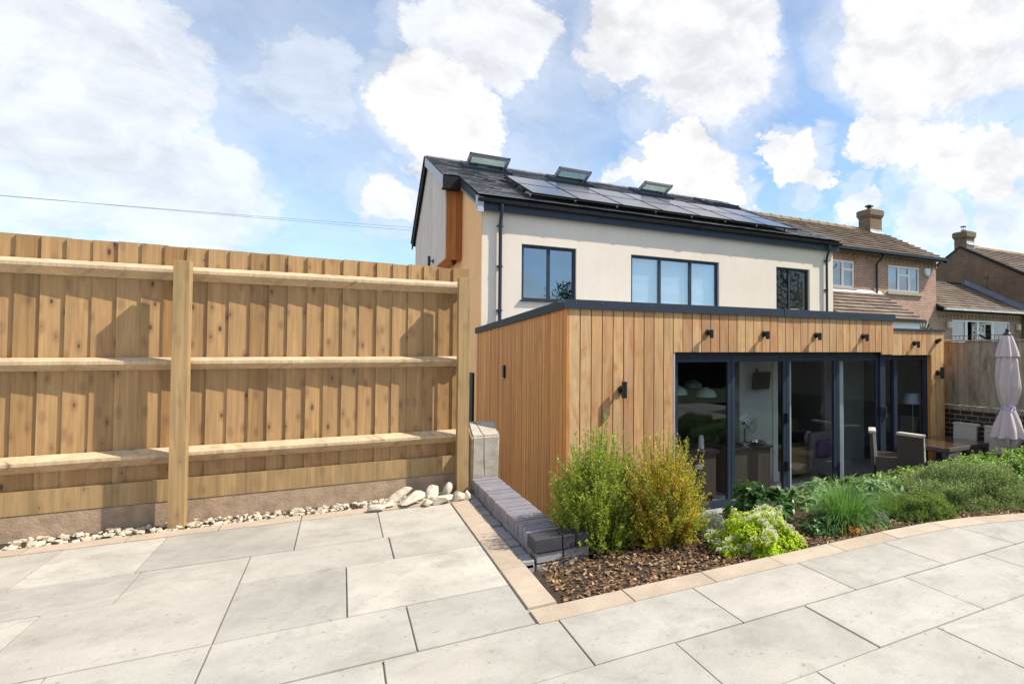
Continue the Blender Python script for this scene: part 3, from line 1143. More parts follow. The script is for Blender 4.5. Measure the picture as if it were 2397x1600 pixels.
mb.box(EX, EY + .003, -.3, EX + .028, EY + .034, 2.67)
mb.build('side_cladding', 'cedar_side', house)
mb = MB()
boards(mb, EY + .07, 6.90, 0, 2.09, 8.955, -.03, 'X', wd=.07, g=.003)
mb.build('reveal_cladding', 'cedar_side', house)
mb = MB()
boards(mb, EY + .037, 8.9, -.1, 2.5, XE, -.03, 'X', wd=.122)
mb.build('end_cladding', 'cedar_side', house)
mb = MB()
boards(mb, EY + .037, EY + .3, 2.5, 2.66, XS, -.02, 'X', wd=.12)
mb.build('step_cladding', 'cedar_side', house)
# left reveal trim of the doors
MB().box(3.722, EY + .01, .0, 3.745, 6.90, HD - .001).build('door_trim', 'barge_metal', house)
# coping
mb = MB()
mb.box(EX - .03, EY - .03, 2.662, 5.55, EY - .012, 2.772)
mb.box(5.552, EY - .034, 2.66, 6.0, EY - .012, 2.774)
mb.box(6.002, EY - .03, 2.662, XS + .01, EY - .012, 2.772)
mb.box(EX - .03, EY - .0119, 2.74, XS + .01, EY + .25, 2.77)
mb.box(XS - .01, EY - .011, 2.66, XS + .012, EY + .25, 2.739)
mb.box(XS + .013, EY + .01, 2.513, XE + .02, EY + .03, 2.545)
mb.box(XS + .013, EY + .031, 2.53, XE + .02, EY + .30, 2.543)
mb.build('coping', 'anthracite', house)
mb = MB()
f0 = lambda y: 2.77 - (y - EY) * .028
mb.prism([(EY - .011, 2.739), (EY - .011, 2.662), (12.22, f0(12.22) - .107), (12.22, f0(12.22) - .03)], EX - .03, EX - .012)
mb.prism([(EY + .251, 2.77 - .007), (EY + .251, 2.733), (12.22, f0(12.22) - .03), (12.22, f0(12.22))], EX - .03, EX + .25)
mb.build('side_coping', 'anthracite_dark', house)
# screw heads on the front coping
x = EX + .1
while x < XS:
    MB().lathe((x, EY - .030, 2.725), [(.009, 0), (.008, -.003), (.002, -.006)], 8, ax=(Vector((1, 0, 0)), Vector((0, 0, 1)), Vector((0, 1, 0)))).build('coping_screw', 'black_plastic', house)
    x += .33
mb = MB().box(EX + .25, EY + .25, 2.52, XS, 11.99, 2.56)
mb.build('flat_roof', 'lead', house)

# bifold doors
DY = 6.90
doors = MB()
doors.box(3.747, DY - .01, .004, 3.80, DY + .07, 2.11)
doors.box(3.747, DY - .01, 2.07, 7.67, DY + .07, 2.144)
doors.box(3.801, DY - .01, .004, 7.67, DY + .07, .03)
do = doors.build('bifold_door', 'anthracite', house)
XM = [3.80, 4.724, 5.722, 6.748, 7.70]
for i in range(4):
    a, b_ = XM[i] + (.004 if i else .002), XM[i + 1] - .004
    mb = frame_ring(MB(), a, b_, .034, 2.066, .058, DY, DY + .055)
    lf = mb.build('door_leaf', 'anthracite', do)
    MB().box(a + .058, DY + .02, .092, b_ - .058, DY + .027, 2.008).build('pane', 'glass_door', do)
for (x, z) in ((5.70, 1.16), (5.70, .45), (7.70, 1.16), (7.70, .45)):
    MB().bevbox(x - .014, DY - .06, z - .07, x + .02, DY - .001, z + .08, .006).build('door_handle', 'black_plastic', do)
mb = MB()
mb.box(7.705, DY - .03, .004, 7.83, DY + .08, 2.144)
mb.box(7.831, DY - .01, 2.02, 8.925, DY + .07, 2.09)
mb.box(7.831, DY - .01, .004, 8.925, DY + .07, .06)
mb.box(8.05, DY - .02, .061, 8.135, DY + .07, 2.019)
mb.box(8.83, DY - .01, .061, 8.925, DY + .07, 2.019)
so = mb.build('sliding_door', 'anthracite', house)
MB().box(7.832, DY + .02, .061, 8.049, DY + .027, 2.019).build('pane', 'glass_door', so)
MB().box(8.136, DY + .02, .061, 8.829, DY + .027, 2.019).build('pane', 'glass_door', so)
MB().bevbox(7.80, DY - .07, 1.05, 7.823, DY - .031, 1.24, .005).build('door_handle', 'chrome', so)
# room behind the doors
mb = MB().box(EX + .2, 6.97, -.05, 9.16, 11.9, -.0)
mb.build('floor', 'floor_tile', house)
mb = MB()
mb.box(EX + .21, 10.7, 0, 9.16, 10.8, 2.37)
mb.box(7.35, 7.9, 0, 7.43, 10.7, 2.37)
mb.box(EX + .2, 6.96, 0, EX + .25, 10.7, 2.37)
mb.build('inner_wall', 'dark_wall', house)
mb = MB().box(7.44, 8.6, 0, 9.165, 8.68, 2.37)
mb.build('inner_wall', 'mid_wall', house)
mb = MB().box(EX + .25, 6.97, 2.32, 9.16, 10.7, 2.375)
mb.build('ceiling', 'mid_wall', house)
mb = MB().box(5.5, 7.8, 0, 6.16, 7.95, 2.315)
mb.build('inner_wall', 'grey_wall', house)
mb = MB().box(6.161, 7.77, 0, 6.26, 7.98, 2.315)
mb.box(6.15, 7.755, 0, 6.28, 7.769, .16)
mb.build('door_casing', 'white_paint', house)
# ------------------------------------------------------------------ things in the room
t = thing('kitchen_island', 'dark wood kitchen island with black hob behind the first glass door', 'kitchen island', (4.3, 7.5, 0))
MB().box(3.86, 7.14, .1, 4.62, 8.5, .70).build('cabinet', 'dark_oak', t)
MB().box(3.84, 7.11, .701, 4.66, 8.52, .745).build('worktop', 'island_top', t)
MB().box(3.9, 7.17, 0, 4.58, 8.45, .099).build('plinth', 'black_plastic', t)
so_ = MB().bevbox(4.27, 7.128, .50, 4.39, 7.139, .57, .003).build('socket', 'white_paint', t)
t = thing('kitchen_counter', 'brown wood counter end with inset sink behind the second glass door', 'counter', (5.2, 7.5, 0))
MB().box(5.0, 7.34, .02, 5.76, 7.76, .66).build('cabinet', 'dark_oak', t)
MB().box(4.97, 7.31, .661, 5.80, 7.79, .70).build('worktop', 'island_top', t)
MB().lathe((5.64, 7.50, .701), [(.10, 0), (.12, .01), (.13, .045), (.12, .045), (.10, .012)], 20).build('sink_bowl', 'chrome', t)
t = thing('television', 'black flat television on the pale wall column behind the second door', 'television', (5.75, 7.7, 1.7))
a = Matrix.Rotation(R(12), 3, 'Z') @ Matrix.Rotation(R(8), 3, 'X')
MB().obox((5.80, 7.62, 1.69), a.col[0], a.col[1], a.col[2], .2, .02, .14).build('screen', 'tv_black', t)
MB().tube([(5.83, 7.79, 1.86), (5.80, 7.65, 1.74)], .02, 8).build('bracket', 'black_plastic', t)
t = thing('desk_fan', 'round wire desk fan standing on the brown counter end', 'fan', (5.42, 7.5, .70))
mb = MB()
c = Vector((5.42, 7.48, 1.02))
ax = (Vector((.9, -.1, 0)).normalized(), Vector((0, 0, 1)), Vector((.1, .9, 0)).normalized())
for rr in (.06, .10, .14, .17):
    mb.tube([c + ax[0] * rr * math.cos(k * math.pi / 12) + ax[1] * rr * math.sin(k * math.pi / 12) - ax[2] * (.05 * (1 - rr / .2)) for k in range(25)], .003, 4, cap=False)
for k in range(16):
    d = ax[0] * math.cos(k * math.pi / 8) + ax[1] * math.sin(k * math.pi / 8)
    mb.tube([c - ax[2] * .05, c + d * .17], .002, 4)
mb.build('guard', 'chrome', t)
MB().lathe(c, [(.05, .02), (.05, .1), (.02, .13)], 14, ax=ax).build('motor', 'chrome', t)
mb = MB().lathe(c, [(.035, -.03), (.035, 0)], 14, ax=ax)
for k in range(4):
    a0 = k * math.pi / 2 + .3
    q = [c + ax[0] * r_ * math.cos(a0 + da) + ax[1] * r_ * math.sin(a0 + da) - ax[2] * dz for (r_, da, dz) in ((.03, -.2, .0), (.14, -.45, -.01), (.15, .35, .02), (.03, .5, .01))]
    mb.add(q, [(0, 1, 2, 3)])
mb.build('blades', 'pale_dome', t)
MB().tube([(5.42, 7.55, .72), (5.42, 7.55, 1.0)], .015, 8).build('stem', 'chrome', t)
MB().lathe((5.42, 7.55, .701), [(.09, 0), (.09, .015), (.03, .03)], 16).build('base', 'chrome', t)
for i, (p, lab) in enumerate((((1652, 925), 'pale domed pendant lamp, the front one above the kitchen island'), ((1622, 905), 'wide pale pendant lamp hanging behind the front dome in the kitchen'),
                              ((1583, 920), 'pale pendant lamp half hidden at the left door frame'))):
    q = atY(*p, (7.75, 8.6, 7.6)[i])
    t = thing('pendant_lamp', lab, 'lamp', tuple(q), 'pendant lamps in the kitchen')
    MB().lathe(q, [(.165, -.02), (.165, 0), (.15, .045), (.11, .085), (.05, .11), (.02, .13), (.02, .12), (.14, .03), (.155, -.02)], 24).build('lamp_shade', 'pale_dome', t, smooth=True)
    MB().tube([q + Vector((0, 0, .12)), (q.x, q.y, 2.319)], .004, 6).build('cord', 'wire', t)
t = thing('white_globe', 'white balloon made as a globe on a stem by the left edge of the glass doors', 'lamp', (3.98, 7.6, .745))  # a balloon, built as a standing globe; the lamp is made up
MB().lathe((4.02, 7.65, 1.33), [(.005, -.14), (.07, -.12), (.12, -.07), (.14, 0), (.12, .07), (.07, .12), (.005, .14)], 20).build('globe', 'pale_dome', t, smooth=True)
MB().tube([(4.02, 7.65, .75), (4.02, 7.65, 1.2)], .012, 8).build('stem', 'chrome', t)
t = thing('kettle_canister', 'small white canister on the island worktop beside the door mullion', 'canister', (4.55, 7.3, .745))
MB().lathe((4.50, 7.35, .747), [(.04, 0), (.045, .01), (.04, .15), (.03, .165)], 16).build('jar', 'white_paint', t, smooth=True)
MB().lathe((4.50, 7.35, .913), [(.032, 0), (.032, .02), (.01, .03)], 16).build('lid', 'white_paint', t, smooth=True)
t = thing('sideboard', 'low oak sideboard behind the third glass door', 'sideboard', (6.9, 8.3, 0))
MB().box(6.42, 7.75, .08, 7.22, 8.15, .50).build('body', 'oak', t)
MB().box(6.40, 7.73, .501, 7.24, 8.17, .53).build('top', 'oak', t)
for (x, y) in ((6.45, 7.78), (7.17, 7.78), (6.45, 8.10), (7.17, 8.10)):
    MB().box(x - .02, y - .02, 0, x + .02, y + .02, .079).build('leg', 'oak', t)
t = thing('vase', 'pale pink vase on the oak sideboard', 'vase', (7.05, 7.9, .531))
MB().lathe((7.06, 7.92, .532), [(.05, 0), (.075, .05), (.08, .14), (.05, .2), (.035, .23)], 18).build('vase_body', 'umbrella_cloth', t, smooth=True)
t = thing('armchair', 'armchair with purple throw behind the fourth glass door', 'armchair', (7.5, 7.6, 0))
MB().bevbox(6.85, 7.15, .12, 7.33, 7.6, .36, .05).build('seat', 'grey_fabric', t)
MB().bevbox(6.85, 7.6, .12, 7.33, 7.72, .78, .05).build('backrest', 'grey_fabric', t)
MB().bevbox(6.92, 7.45, .37, 7.28, 7.59, .66, .06).build('throw', 'purple_fabric', t)
for (x, y) in ((6.9, 7.2), (7.28, 7.2), (6.9, 7.66), (7.28, 7.66)):
    MB().tube([(x, y, 0), (x, y, .119)], .018, 8).build('leg', 'oak', t)
q = atY(2137, 932, 7.22)
t = thing('table_lamp', 'blue grey shaded lamp standing behind the right hand pane', 'lamp', (q.x, q.y, 0))
MB().lathe(q, [(.17, -.09), (.135, .09), (.13, .09), (.165, -.09)], 28).build('lamp_shade', 'shade_fabric', t, smooth=True)
MB().tube([(q.x, q.y, .62), (q.x, q.y, q.z + .02)], .012, 8).build('stem', 'chrome', t)
MB().lathe((q.x, q.y, .60), [(.08, 0), (.08, .012), (.02, .03)], 16).build('base', 'chrome', t)
t = thing('side_table', 'small dark table carrying the shaded lamp', 'table', (q.x, q.y, 0))
MB().box(q.x - .25, q.y - .2, .56, q.x + .2, q.y + .2, .60).build('top', 'dark_oak', t)
for sx in (-1, 1):
    for sy in (-1, 1):
        MB().box(q.x - .02 + sx * .2 - .02, q.y + sy * .17 - .02, 0, q.x - .02 + sx * .2 + .02, q.y + sy * .17 + .02, .559).build('leg', 'dark_oak', t)
for (xc, n_, lab) in ((5.90, .16, 'pale curtain hanging at the left side of the third glass door'), (7.02, .14, 'pale curtain at the left side of the fourth glass door')):
    pts = []
    for k in range(33):
        u = k / 32
        pts.append((xc - n_ / 2 + n_ * u, 7.10 + .018 * math.sin(u * 22)))
    q2 = [(p[0], p[1] + .004) for p in pts[::-1]]
    cm = MB()
    for k in range(32):
        cm.prism([pts[k], pts[k + 1], q2[31 - k], q2[32 - k]], .04, 2.2, 'Z')
    o = cm.build('curtain', 'blind', loc=(xc, 7.1, 0))
    tag(o, lab, 'curtain', 'curtains behind the glass doors')
# things standing inside on the upstairs window sill
t = thing('white_box', 'white box standing behind the small upper right window', 'box', (10.35, FY + .2, 2.9))
MB().bevbox(10.2, FY + .16, 2.76, 10.55, FY + .26, 3.30, .01).build('carton', 'white_paint', t)


# ------------------------------------------------------------------ outdoor wall lamps
def spot(x, y, z, lab, tilt=0):
    t = thing('wall_lamp', lab, 'wall lamp', (x, y, z), 'black spot lamps along the timber fascia')
    ax = (Vector((1, 0, 0)), Vector((0, 0, 1)), Vector((0, -1, 0)))
    MB().lathe((x, y, z), [(.04, 0), (.042, .004), (.042, .028), (.03, .034)], 18, ax=ax).build('mount', 'black_plastic', t, smooth=True)
    MB().tube([(x, y - .03, z), (x + .0, y - .075, z)], .012, 8).build('arm', 'black_plastic', t)
    d = Vector((0, -math.sin(tilt), -math.cos(tilt)))
    c_ = Vector((x, y - .095, z + .03))
    MB().tube([c_, c_ + d * .11], .028, 16).build('lamp_head', 'black_plastic', t, smooth=True)


for i, (x, z) in enumerate(((4.245, 2.415), (5.19, 2.41), (6.18, 2.405), (7.185, 2.40))):
    spot(x, EY, z, ['short black spot lamp on the timber fascia, leftmost of the four above the doors', 'short black spot lamp above the mullion right of the television',
                    'short black spot lamp above the third glass door leaf', 'short black spot lamp nearest the raised coping end'][i])
spot(8.46, EY + .035, 2.30, 'small black spot lamp on the lower fascia left of the corner', 0)
spot(9.06, EY + .035, 2.335, 'small black spot lamp at the far right corner, its head tipped up', -1.3)


def updown(p, n_, lab, h=.20):
    """cylinder lamp shining up and down; n_ = wall normal"""
    p, n_ = Vector(p), Vector(n_)
    t = thing('wall_lamp', lab, 'wall lamp', tuple(p), 'black up and down lamps on the walls')
    sd_ = n_.cross(Vector((0, 0, 1)))
    MB().lathe(p, [(.045, 0), (.047, .004), (.047, .03), (.03, .036)], 18, ax=(sd_, Vector((0, 0, 1)), n_)).build('mount', 'black_plastic', t, smooth=True)
    MB().tube([p + n_ * .03, p + n_ * .08], .014, 8).build('arm', 'black_plastic', t)
    MB().tube([p + n_ * .105 + Vector((0, 0, -h / 2)), p + n_ * .105 + Vector((0, 0, h / 2))], .033, 16).build('lamp_head', 'black_plastic', t, smooth=True)


updown((2.975, EY, 1.685), (0, -1, 0), 'black up and down lamp on the wide timber wall left of the doors')
updown((9.07, EY + .035, 1.78), (0, -1, 0), 'black up and down lamp on the narrow right timber pier')
t = thing('wall_lamp', 'slim black rectangular lamp on the shaded side of the extension', 'wall lamp', (EX, 9.85, 1.83))
MB().bevbox(EX - .035, 9.79, 1.73, EX - .002, 9.91, 1.93, .004).build('lamp_body', 'black_plastic', t)
MB().box(EX - .03, 9.81, 1.722, EX - .01, 9.89, 1.7295).build('lens', 'white_paint', t)
updown((BX, 16.05, 4.42), (-1, 0, 0), 'black up and down lamp on the grey side of the timber bay', .24)
t = thing('security_camera', 'black dome camera under the timber bay', 'camera', (2.18, 14.45, 4.245))
MB().lathe((2.18, 14.45, 4.245), [(.06, 0), (.06, -.03), (.05, -.04)], 16).build('mount', 'black_plastic', t)
MB().lathe((2.18, 14.45, 4.20), [(.045, .0), (.045, -.03), (.03, -.055), (.01, -.065)], 16).build('dome', 'tv_black', t, smooth=True)

# ------------------------------------------------------------------ left fence
fence = thing('timber_fence', 'tall close boarded timber fence with three rails seen from its back', 'fence', (1.16, 7.0, PZ))
mb = MB()
x = 1.255
i = 0
while x > -4.3:
    w_ = random.uniform(.150, .166)
    ztop = 3.10 + (1.2 - x) * .012 + random.uniform(-.006, .006)
    y0 = 7.165 + random.uniform(-.003, .003)
    # feather edged board: thick edge laps over its neighbour
    a, b_ = x - w_ - .02, x
    tilt = random.uniform(-.004, .004)
    vs = [(a, y0 - .000, .78), (b_, y0 + .020, .78), (b_ + tilt, y0 + .020, ztop), (a + tilt, y0, ztop), (a, y0 + .018, .78), (b_, y0 + .028, .78), (b_ + tilt, y0 + .028, ztop), (a + tilt, y0 + .018, ztop)]
    mb.add(vs, [(0, 1, 2, 3), (4, 7, 6, 5), (0, 4, 5, 1), (1, 5, 6, 2), (2, 6, 7, 3), (3, 7, 4, 0)])
    x -= w_
    i += 1
mb.build('board_panel', 'fence_wood', fence)
for (za, zb) in ((2.81, 2.945), (1.985, 2.10), (1.13, 1.275)):
    zc = (za + zb) / 2 + .015
    MB().prism([(7.164, za), (7.164, zb), (7.07, zc + .01), (7.07, zc - .018)], -4.3, 1.22).build('rail', 'fence_rail', fence)
MB().box(-4.3, 7.13, .79, 1.22, 7.158, .985).build('gravel_board', 'fence_post', fence)
MB().box(-4.3, 7.135, .45, 1.22, 7.175, .785).build('concrete_board', 'gravel_concrete', fence)
for x in (1.10, -1.30, -3.70):
    mb = MB()
    mb.bevbox(x, 6.90, .3, x + .118, 7.018, 2.97, .004)
    mb.build('post', 'fence_post', fence)

# stump of old sleeper and low brick wall
t = thing('sleeper_post', 'weathered grey timber post with a slanted cracked top beside the fence', 'timber post', (1.42, 7.1, .2))
mb = MB()
c0 = (1.264, 1.575, 6.98, 7.30)
bm = bmesh.new()
x0, x1, y0, y1 = c0
vv = [bm.verts.new(p) for p in ((x0, y0, .2), (x1 - .04, y0, .2), (x1 - .04, y1, .2), (x0, y1, .2), (x0, y0, 1.20), (x1, y0, 1.20), (x1, y1, 1.33), (x0, y1, 1.35))]
for f in ((0, 1, 2, 3), (4, 5, 6, 7), (0, 1, 5, 4), (1, 2, 6, 5), (2, 3, 7, 6), (3, 0, 4, 7)):
    bm.faces.new([vv[k] for k in f])
bmesh.ops.bevel(bm, geom=bm.edges[:], offset=.02, segments=2, affect='EDGES')
bmesh.ops.subdivide_edges(bm, edges=bm.edges[:], cuts=3, use_grid_fill=True)
bm.verts.index_update()
for q in bm.verts:
    nn = noise.noise(q.co * 6)
    q.co += Vector((nn, noise.noise(q.co * 6 + Vector((5, 5, 5))), 0)) * .008
mb.add([q.co.copy() for q in bm.verts], [[q.index for q in f.verts] for f in bm.faces])
bm.free()
mb.build('timber', 'sleeper', t, smooth=True)
mb = MB()
for (px_, w0) in ((1.40, .003),):
    pts = []
    for k in range(9):
        z = .75 + .44 * k / 8
        pts.append((px_ + .012 * noise.noise(Vector((px_ * 9, 0, z * 4))), 6.981, z))
    for k in range(5):
        pts.append((px_ - .015 * k + .02 * noise.noise(Vector((px_ * 7, 3, k * 1.0))), 6.985 + .07 * k, 1.205 + .033 * k))
    mb.tube(pts, w0 * .8, 4)
mb.build('crack', 'bark', t)

wall = thing('low_brick_wall', 'low planter wall capped with upright blue grey bricks', 'brick wall', (1.4, 6, .2))
WZ = .74
mb = MB()
y = 4.66
while y < 6.93:
    mb.bevbox(1.262 + random.uniform(-.003, .003), y + .006, WZ - .10, 1.535 + random.uniform(-.003, .003), y + .064, WZ + random.uniform(-.003, .003), .006)
    y += .0715
mb.build('brick_capping', 'blue_brick', wall)
mb = MB()
x = 1.40
while x < 2.25:
    mb.bevbox(x + .004, 4.52 + random.uniform(-.003, .003), WZ - .1, x + .10, 4.615, WZ + random.uniform(-.002, .003), .007) if False else None
    x += .11
mb.bevbox(1.262, 4.44, WZ - .1, 1.47, 4.65, WZ, .005)
x = 1.474
while x < 1.62:
    mb.bevbox(x + .004, 4.44, WZ - .1, x + .102, 4.65, WZ + random.uniform(-.002, .002), .005)
    x += .106
mb.build('brick_capping', 'dark_brick', wall)  # same capping at the near end, the bush's shadow put into its colour
mb = MB()
for z0 in (.24, .32, .40, .48, .56):
    y = 4.48 + (.11 if int(z0 * 100) // 8 % 2 else 0)
    while y < 6.85:
        mb.bevbox(1.274, y, z0, 1.4, min(y + .215, 6.95), z0 + .068, .004)
        y += .227
    x = 1.28
    while x < 1.5:
        mb.bevbox(x, 4.455, z0, x + .2, 4.5, z0 + .068, .004)
        x += .212
mb.build('brick_body', 'paver_grey', wall)
mb = MB().box(1.275, 4.66, WZ - .101, 1.522, 6.93, WZ - .014).box(1.285, 4.51, .05, 1.52, 6.95, WZ - .102).box(1.521, 4.465, .05, 1.68, 4.64, WZ - .102)
mb.build('mortar_core', 'mortar', wall)


# rubble
def rock(c, r_, sq=(1, .7, .55), seed=0, rot=0, name='rubble_stone', mat='rubble', tilt=0, cuts=7):
    rnd = random.Random(seed)
    bm = bmesh.new()
    bmesh.ops.create_icosphere(bm, subdivisions=3, radius=1)
    planes = [(Vector((rnd.gauss(0, 1), rnd.gauss(0, 1), rnd.gauss(0, 1))).normalized(), rnd.uniform(.42, .74)) for _ in range(cuts + 7)]
    m3 = Matrix.Rotation(rot, 3, 'Z') @ Matrix.Rotation(tilt, 3, 'Y')
    vs = []
    for q in bm.verts:
        p = q.co.copy()
        for n_, d in planes:
            e = p.dot(n_) - d
            if e > 0:
                p -= n_ * e
        p += p.normalized() * .05 * noise.noise(p * 3 + Vector((seed, 0, 0)))
        p = Vector((p.x * sq[0], p.y * sq[1], p.z * sq[2])) * r_
        vs.append(Vector(c) + m3 @ p)
    fs = [[q.index for q in f.verts] for f in bm.faces]
    bm.free()
    return MB().add(vs, fs).build(name, mat, loc=tuple(c), smooth=False)


ST = [((938, 1155), .125, (1.15, .6, .45), .5, -.5, 'long white rubble stone leaning up beside the concrete board'),
      ((965, 1167), .135, (1.2, .8, .42), .4, -.25, 'large flat white stone lying at the front of the heap'),
      ((1010, 1150), .115, (1.1, .7, .6), .8, -.4, 'large pale stone in the middle of the heap'),
      ((1046, 1143), .085, (.6, .6, 1.1), .3, .4, 'upright slim white stone near the fence post'),
      ((1074, 1158), .085, (1, .8, .75), .2, 0, 'ochre stone against the foot of the fence post'),
      ((1030, 1165), .11, (1.3, .6, .4), .1, 0, 'brownish flat stone below the middle of the heap'),
      ((880, 1182), .09, (1.1, .8, .4), .1, 0, 'white stone at the left end of the heap'),
      ((1000, 1168), .07, (1, .8, .7), 1.3, 0, 'grey speckled stone under the large pale one'),
      ((912, 1172), .07, (1.2, .8, .5), 1.0, 0, 'small grey green stone left of the long white one'),
      ((1095, 1155), .06, (.7, .8, 1.1), 0, 0, 'grey wedge stone between fence post and low wall')]
for i, (p, r_, sq, rot, tl, lab) in enumerate(ST):
    r_ *= 1.2
    q = at(p[0], p[1], PZ + .06)
    q.y = min(q.y, 7.03)
    o = rock((q.x, q.y, PZ + r_ * .35), r_, sq, i * 3 + 1, rot, tilt=tl)
    tag(o, lab, 'stone', 'rubble stones heaped at the fence')
mb = MB()
for i in range(700):
    x = random.uniform(-4, 1.16)
    y = random.uniform(6.78, 7.11)
    r_ = random.uniform(.008, .030)
    a = Matrix.Rotation(random.uniform(0, 6.28), 3, 'Z') @ Matrix.Rotation(random.uniform(0, 3), 3, 'X')
    c_ = Vector((x, y, PZ - .02 + r_ * .4))
    d8 = [Vector((sx * random.uniform(.5, 1) * r_, sy * random.uniform(.4, .8) * r_, sz * random.uniform(.3, .65) * r_)) for sz in (-1, 1) for sy in (-1, 1) for sx in (-1, 1)]
    d6 = [Vector((1.15 * r_, 0, 0)), Vector((-1.1 * r_, 0, 0))]
    P_ = [c_ + a @ q for q in d8 + d6]
    mb.add(P_, [(0, 2, 3, 1), (4, 5, 7, 6), (0, 1, 5, 4), (2, 6, 7, 3), (0, 4, 8 + 1), (4, 6, 9), (6, 2, 9), (2, 0, 9), (1, 3, 8), (3, 7, 8), (7, 5, 8), (5, 1, 8)])
o = mb.build('gravel', 'rubble')
tag(o, 'loose gravel strip along the foot of the fence', 'gravel', kind='stuff')
mb = MB().box(-4.2, 6.76, .3, 1.26, 7.13, PZ - .025)
o = mb.build('gravel_bed', 'soil')
tag(o, 'soil strip under the gravel', kind='structure')

# overhead wires
for k, (a, b_, lab) in enumerate((((860, 525), (970, 533), 'upper of two thin overhead wires left of the house'), ((860, 531), (970, 540), 'lower of two thin overhead wires left of the house'))):
    p, q = atY(*a, 30), atY(*b_, 30)
    d = (q - p).normalized()
    pts = []
    for i in range(25):
        s_ = -22 + 40 * i / 24
        pts.append(p + d * s_ + Vector((0, 0, .0016 * (s_ ** 2) * .3)))
    o = MB().tube(pts, .0055, 5).build('overhead_wire', 'wire', loc=tuple(p))
    tag(o, lab, 'wire', 'overhead wires')

# ------------------------------------------------------------------ right boundary
bf = thing('boundary_wall', 'grey weathered board fence on a dark brick base wall along the right side', 'fence', (9.6, 5, 0))
MB().box(9.6, .2, -.2, 9.8, 11.5, 1.10).build('brick_base', 'brick_garden', bf)
mb = MB()
y = .2
while y < 11.4:
    mb.box(9.59, y + .003, 1.101, 9.80, y + .073, 1.18 + random.uniform(-.003, .003))
    y += .076
mb.build('brick_coping', 'old_fence', bf)
mb = MB()
y = .2
while y < 11.4:
    w_ = .14
    zt = 2.33 + random.uniform(-.008, .008)
    mb.box(9.64 + random.uniform(0, .006), y, 1.185, 9.665, y + w_ - .004, zt)
    y += w_
mb.build('board_panel', 'old_fence', bf)
MB().box(9.61, .2, 2.335, 9.70, 11.4, 2.36).build('capping', 'old_fence', bf)
mb = MB()
for k in range(24):
    p = atY(2256 + k * 3.6, 800, 7.5)
for i in range(20):
    y = 6.9 - i * .075
    mb.tube([(9.65, y, 2.361), (9.65, y, 2.44)], .004, 5)
mb.tube([(9.65, 6.95, 2.44), (9.65, 5.4, 2.44)], .005, 5)
mb.build('railing', 'wire', bf)
# ------------------------------------------------------------------ neighbouring houses
def tile_roof(mb, u0, u1, A, B, gauge=.30, axis='X', th=.05, vf=None, jit=.012):
    """courses of interlocking tiles; A, B = (d, z) of eave and top in the plane across the ridge; u along it"""
    dA = Vector((A[0], A[1]))
    dB = Vector((B[0], B[1]))
    L = (dB - dA).length
    n_ = max(1, round(L / gauge))
    st = (dB - dA) / n_
    e = st.normalized()
    nn = Vector((-e.y, e.x))
    if nn.y < 0:
        nn = -nn
    for r_ in range(n_):
        p = dA + st * r_
        ua, ub = (u0, u1) if vf is None else vf(r_ / n_)
        u = ua - (.15 if r_ % 2 else 0)
        while u < ub:
            a, b_ = max(u, ua), min(u + .30, ub)
            if b_ - a > .03:
                t_ = th + random.uniform(-.004, jit * .6)
                q = [p + nn * t_, p + st + e * .02 + nn * .004, p + st + e * .02 - nn * .012, p - nn * .004]
                vs = [((a, k.x, k.y) if axis == 'X' else (k.x, a, k.y)) for k in q] + [((b_ - .004, k.x, k.y) if axis == 'X' else (k.x, b_ - .004, k.y)) for k in q]
                mb.add(vs, [(0, 1, 5, 4), (0, 4, 7, 3), (0, 3, 2, 1), (4, 5, 6, 7)])
            u += .30
    return mb


def dentils(mb, x0, x1, y, z, w_=.10, gap=.115, h=.075, d=.05):
    x = x0
    while x < x1:
        mb.box(x, y - d, z - h, min(x + w_, x1), y + .0, z)
        mb.box(x + w_ * .5, y - d * .6, z - h * 1.9, min(x + w_, x1), y + .0, z - h * 1.001)
        x += w_ + gap
    return mb


def uwin(parent, x0, x1, z0, z1, mull, y, cross=(), wd=.07):
    """white plastic window; cross: list of (a, b, z) transoms"""
    mb = frame_ring(MB(), x0, x1, z0, z1, wd, y - .03, y + .04)
    for m_ in mull:
        mb.box(m_ - .045, y - .028, z0 + wd, m_ + .045, y + .04, z1 - wd)
    for (a, b_, z) in cross:
        mb.box(a, y - .026, z - .04, b_, y + .04, z + .04)
    fo = mb.build('window', 'white_upvc', parent)
    MB().box(x0 + wd * .5, y + .005, z0 + wd * .5, x1 - wd * .5, y + .011, z1 - wd * .5).build('pane', 'glass_neighbour', fo)
    MB().box(x0 + .02, y + .20, z0, x1 - .02, y + .21, z1).build('curtain', 'grey_wall', fo)
    return fo


NYF = 13.6
bh = thing('brick_house', 'two storey buff brick house with brown tiled roof right behind the cream house', 'house', (15, NYF, 0))
NL, NR = 12.0, 18.15
wh = [(13.0, 14.115, 4.19, 5.06), (15.69, 17.28, 4.19, 5.075)]
mb = wall_grid(MB(), NL, NR, -.3, 5.40, NYF, NYF + .25, wh)
mb.prism([(NYF + .25, -.3), (18.8, -.3), (18.8, 5.35), (16.2, 6.72), (NYF + .001, 5.38)], NR - .25, NR - .001)
mb.box(NL, 18.55, -.3, NR, 18.8, 5.35)
mb.build('brick_wall', 'brick_buff', bh)
mb = MB().box(NL, NYF - .03, 5.27, NR, NYF - .0, 5.36)
dentils(mb, NL + .1, NR - .02, NYF, 5.27)
mb.build('dentil_course', 'brick_buff', bh)
RA, RB = (13.25, 5.40), (16.2, 6.86)
mb = tile_roof(MB(), NL - .1, NR + .10, RA, RB, .29)
mb.build('tiled_roof', 'roof_tile', bh, normals=False)
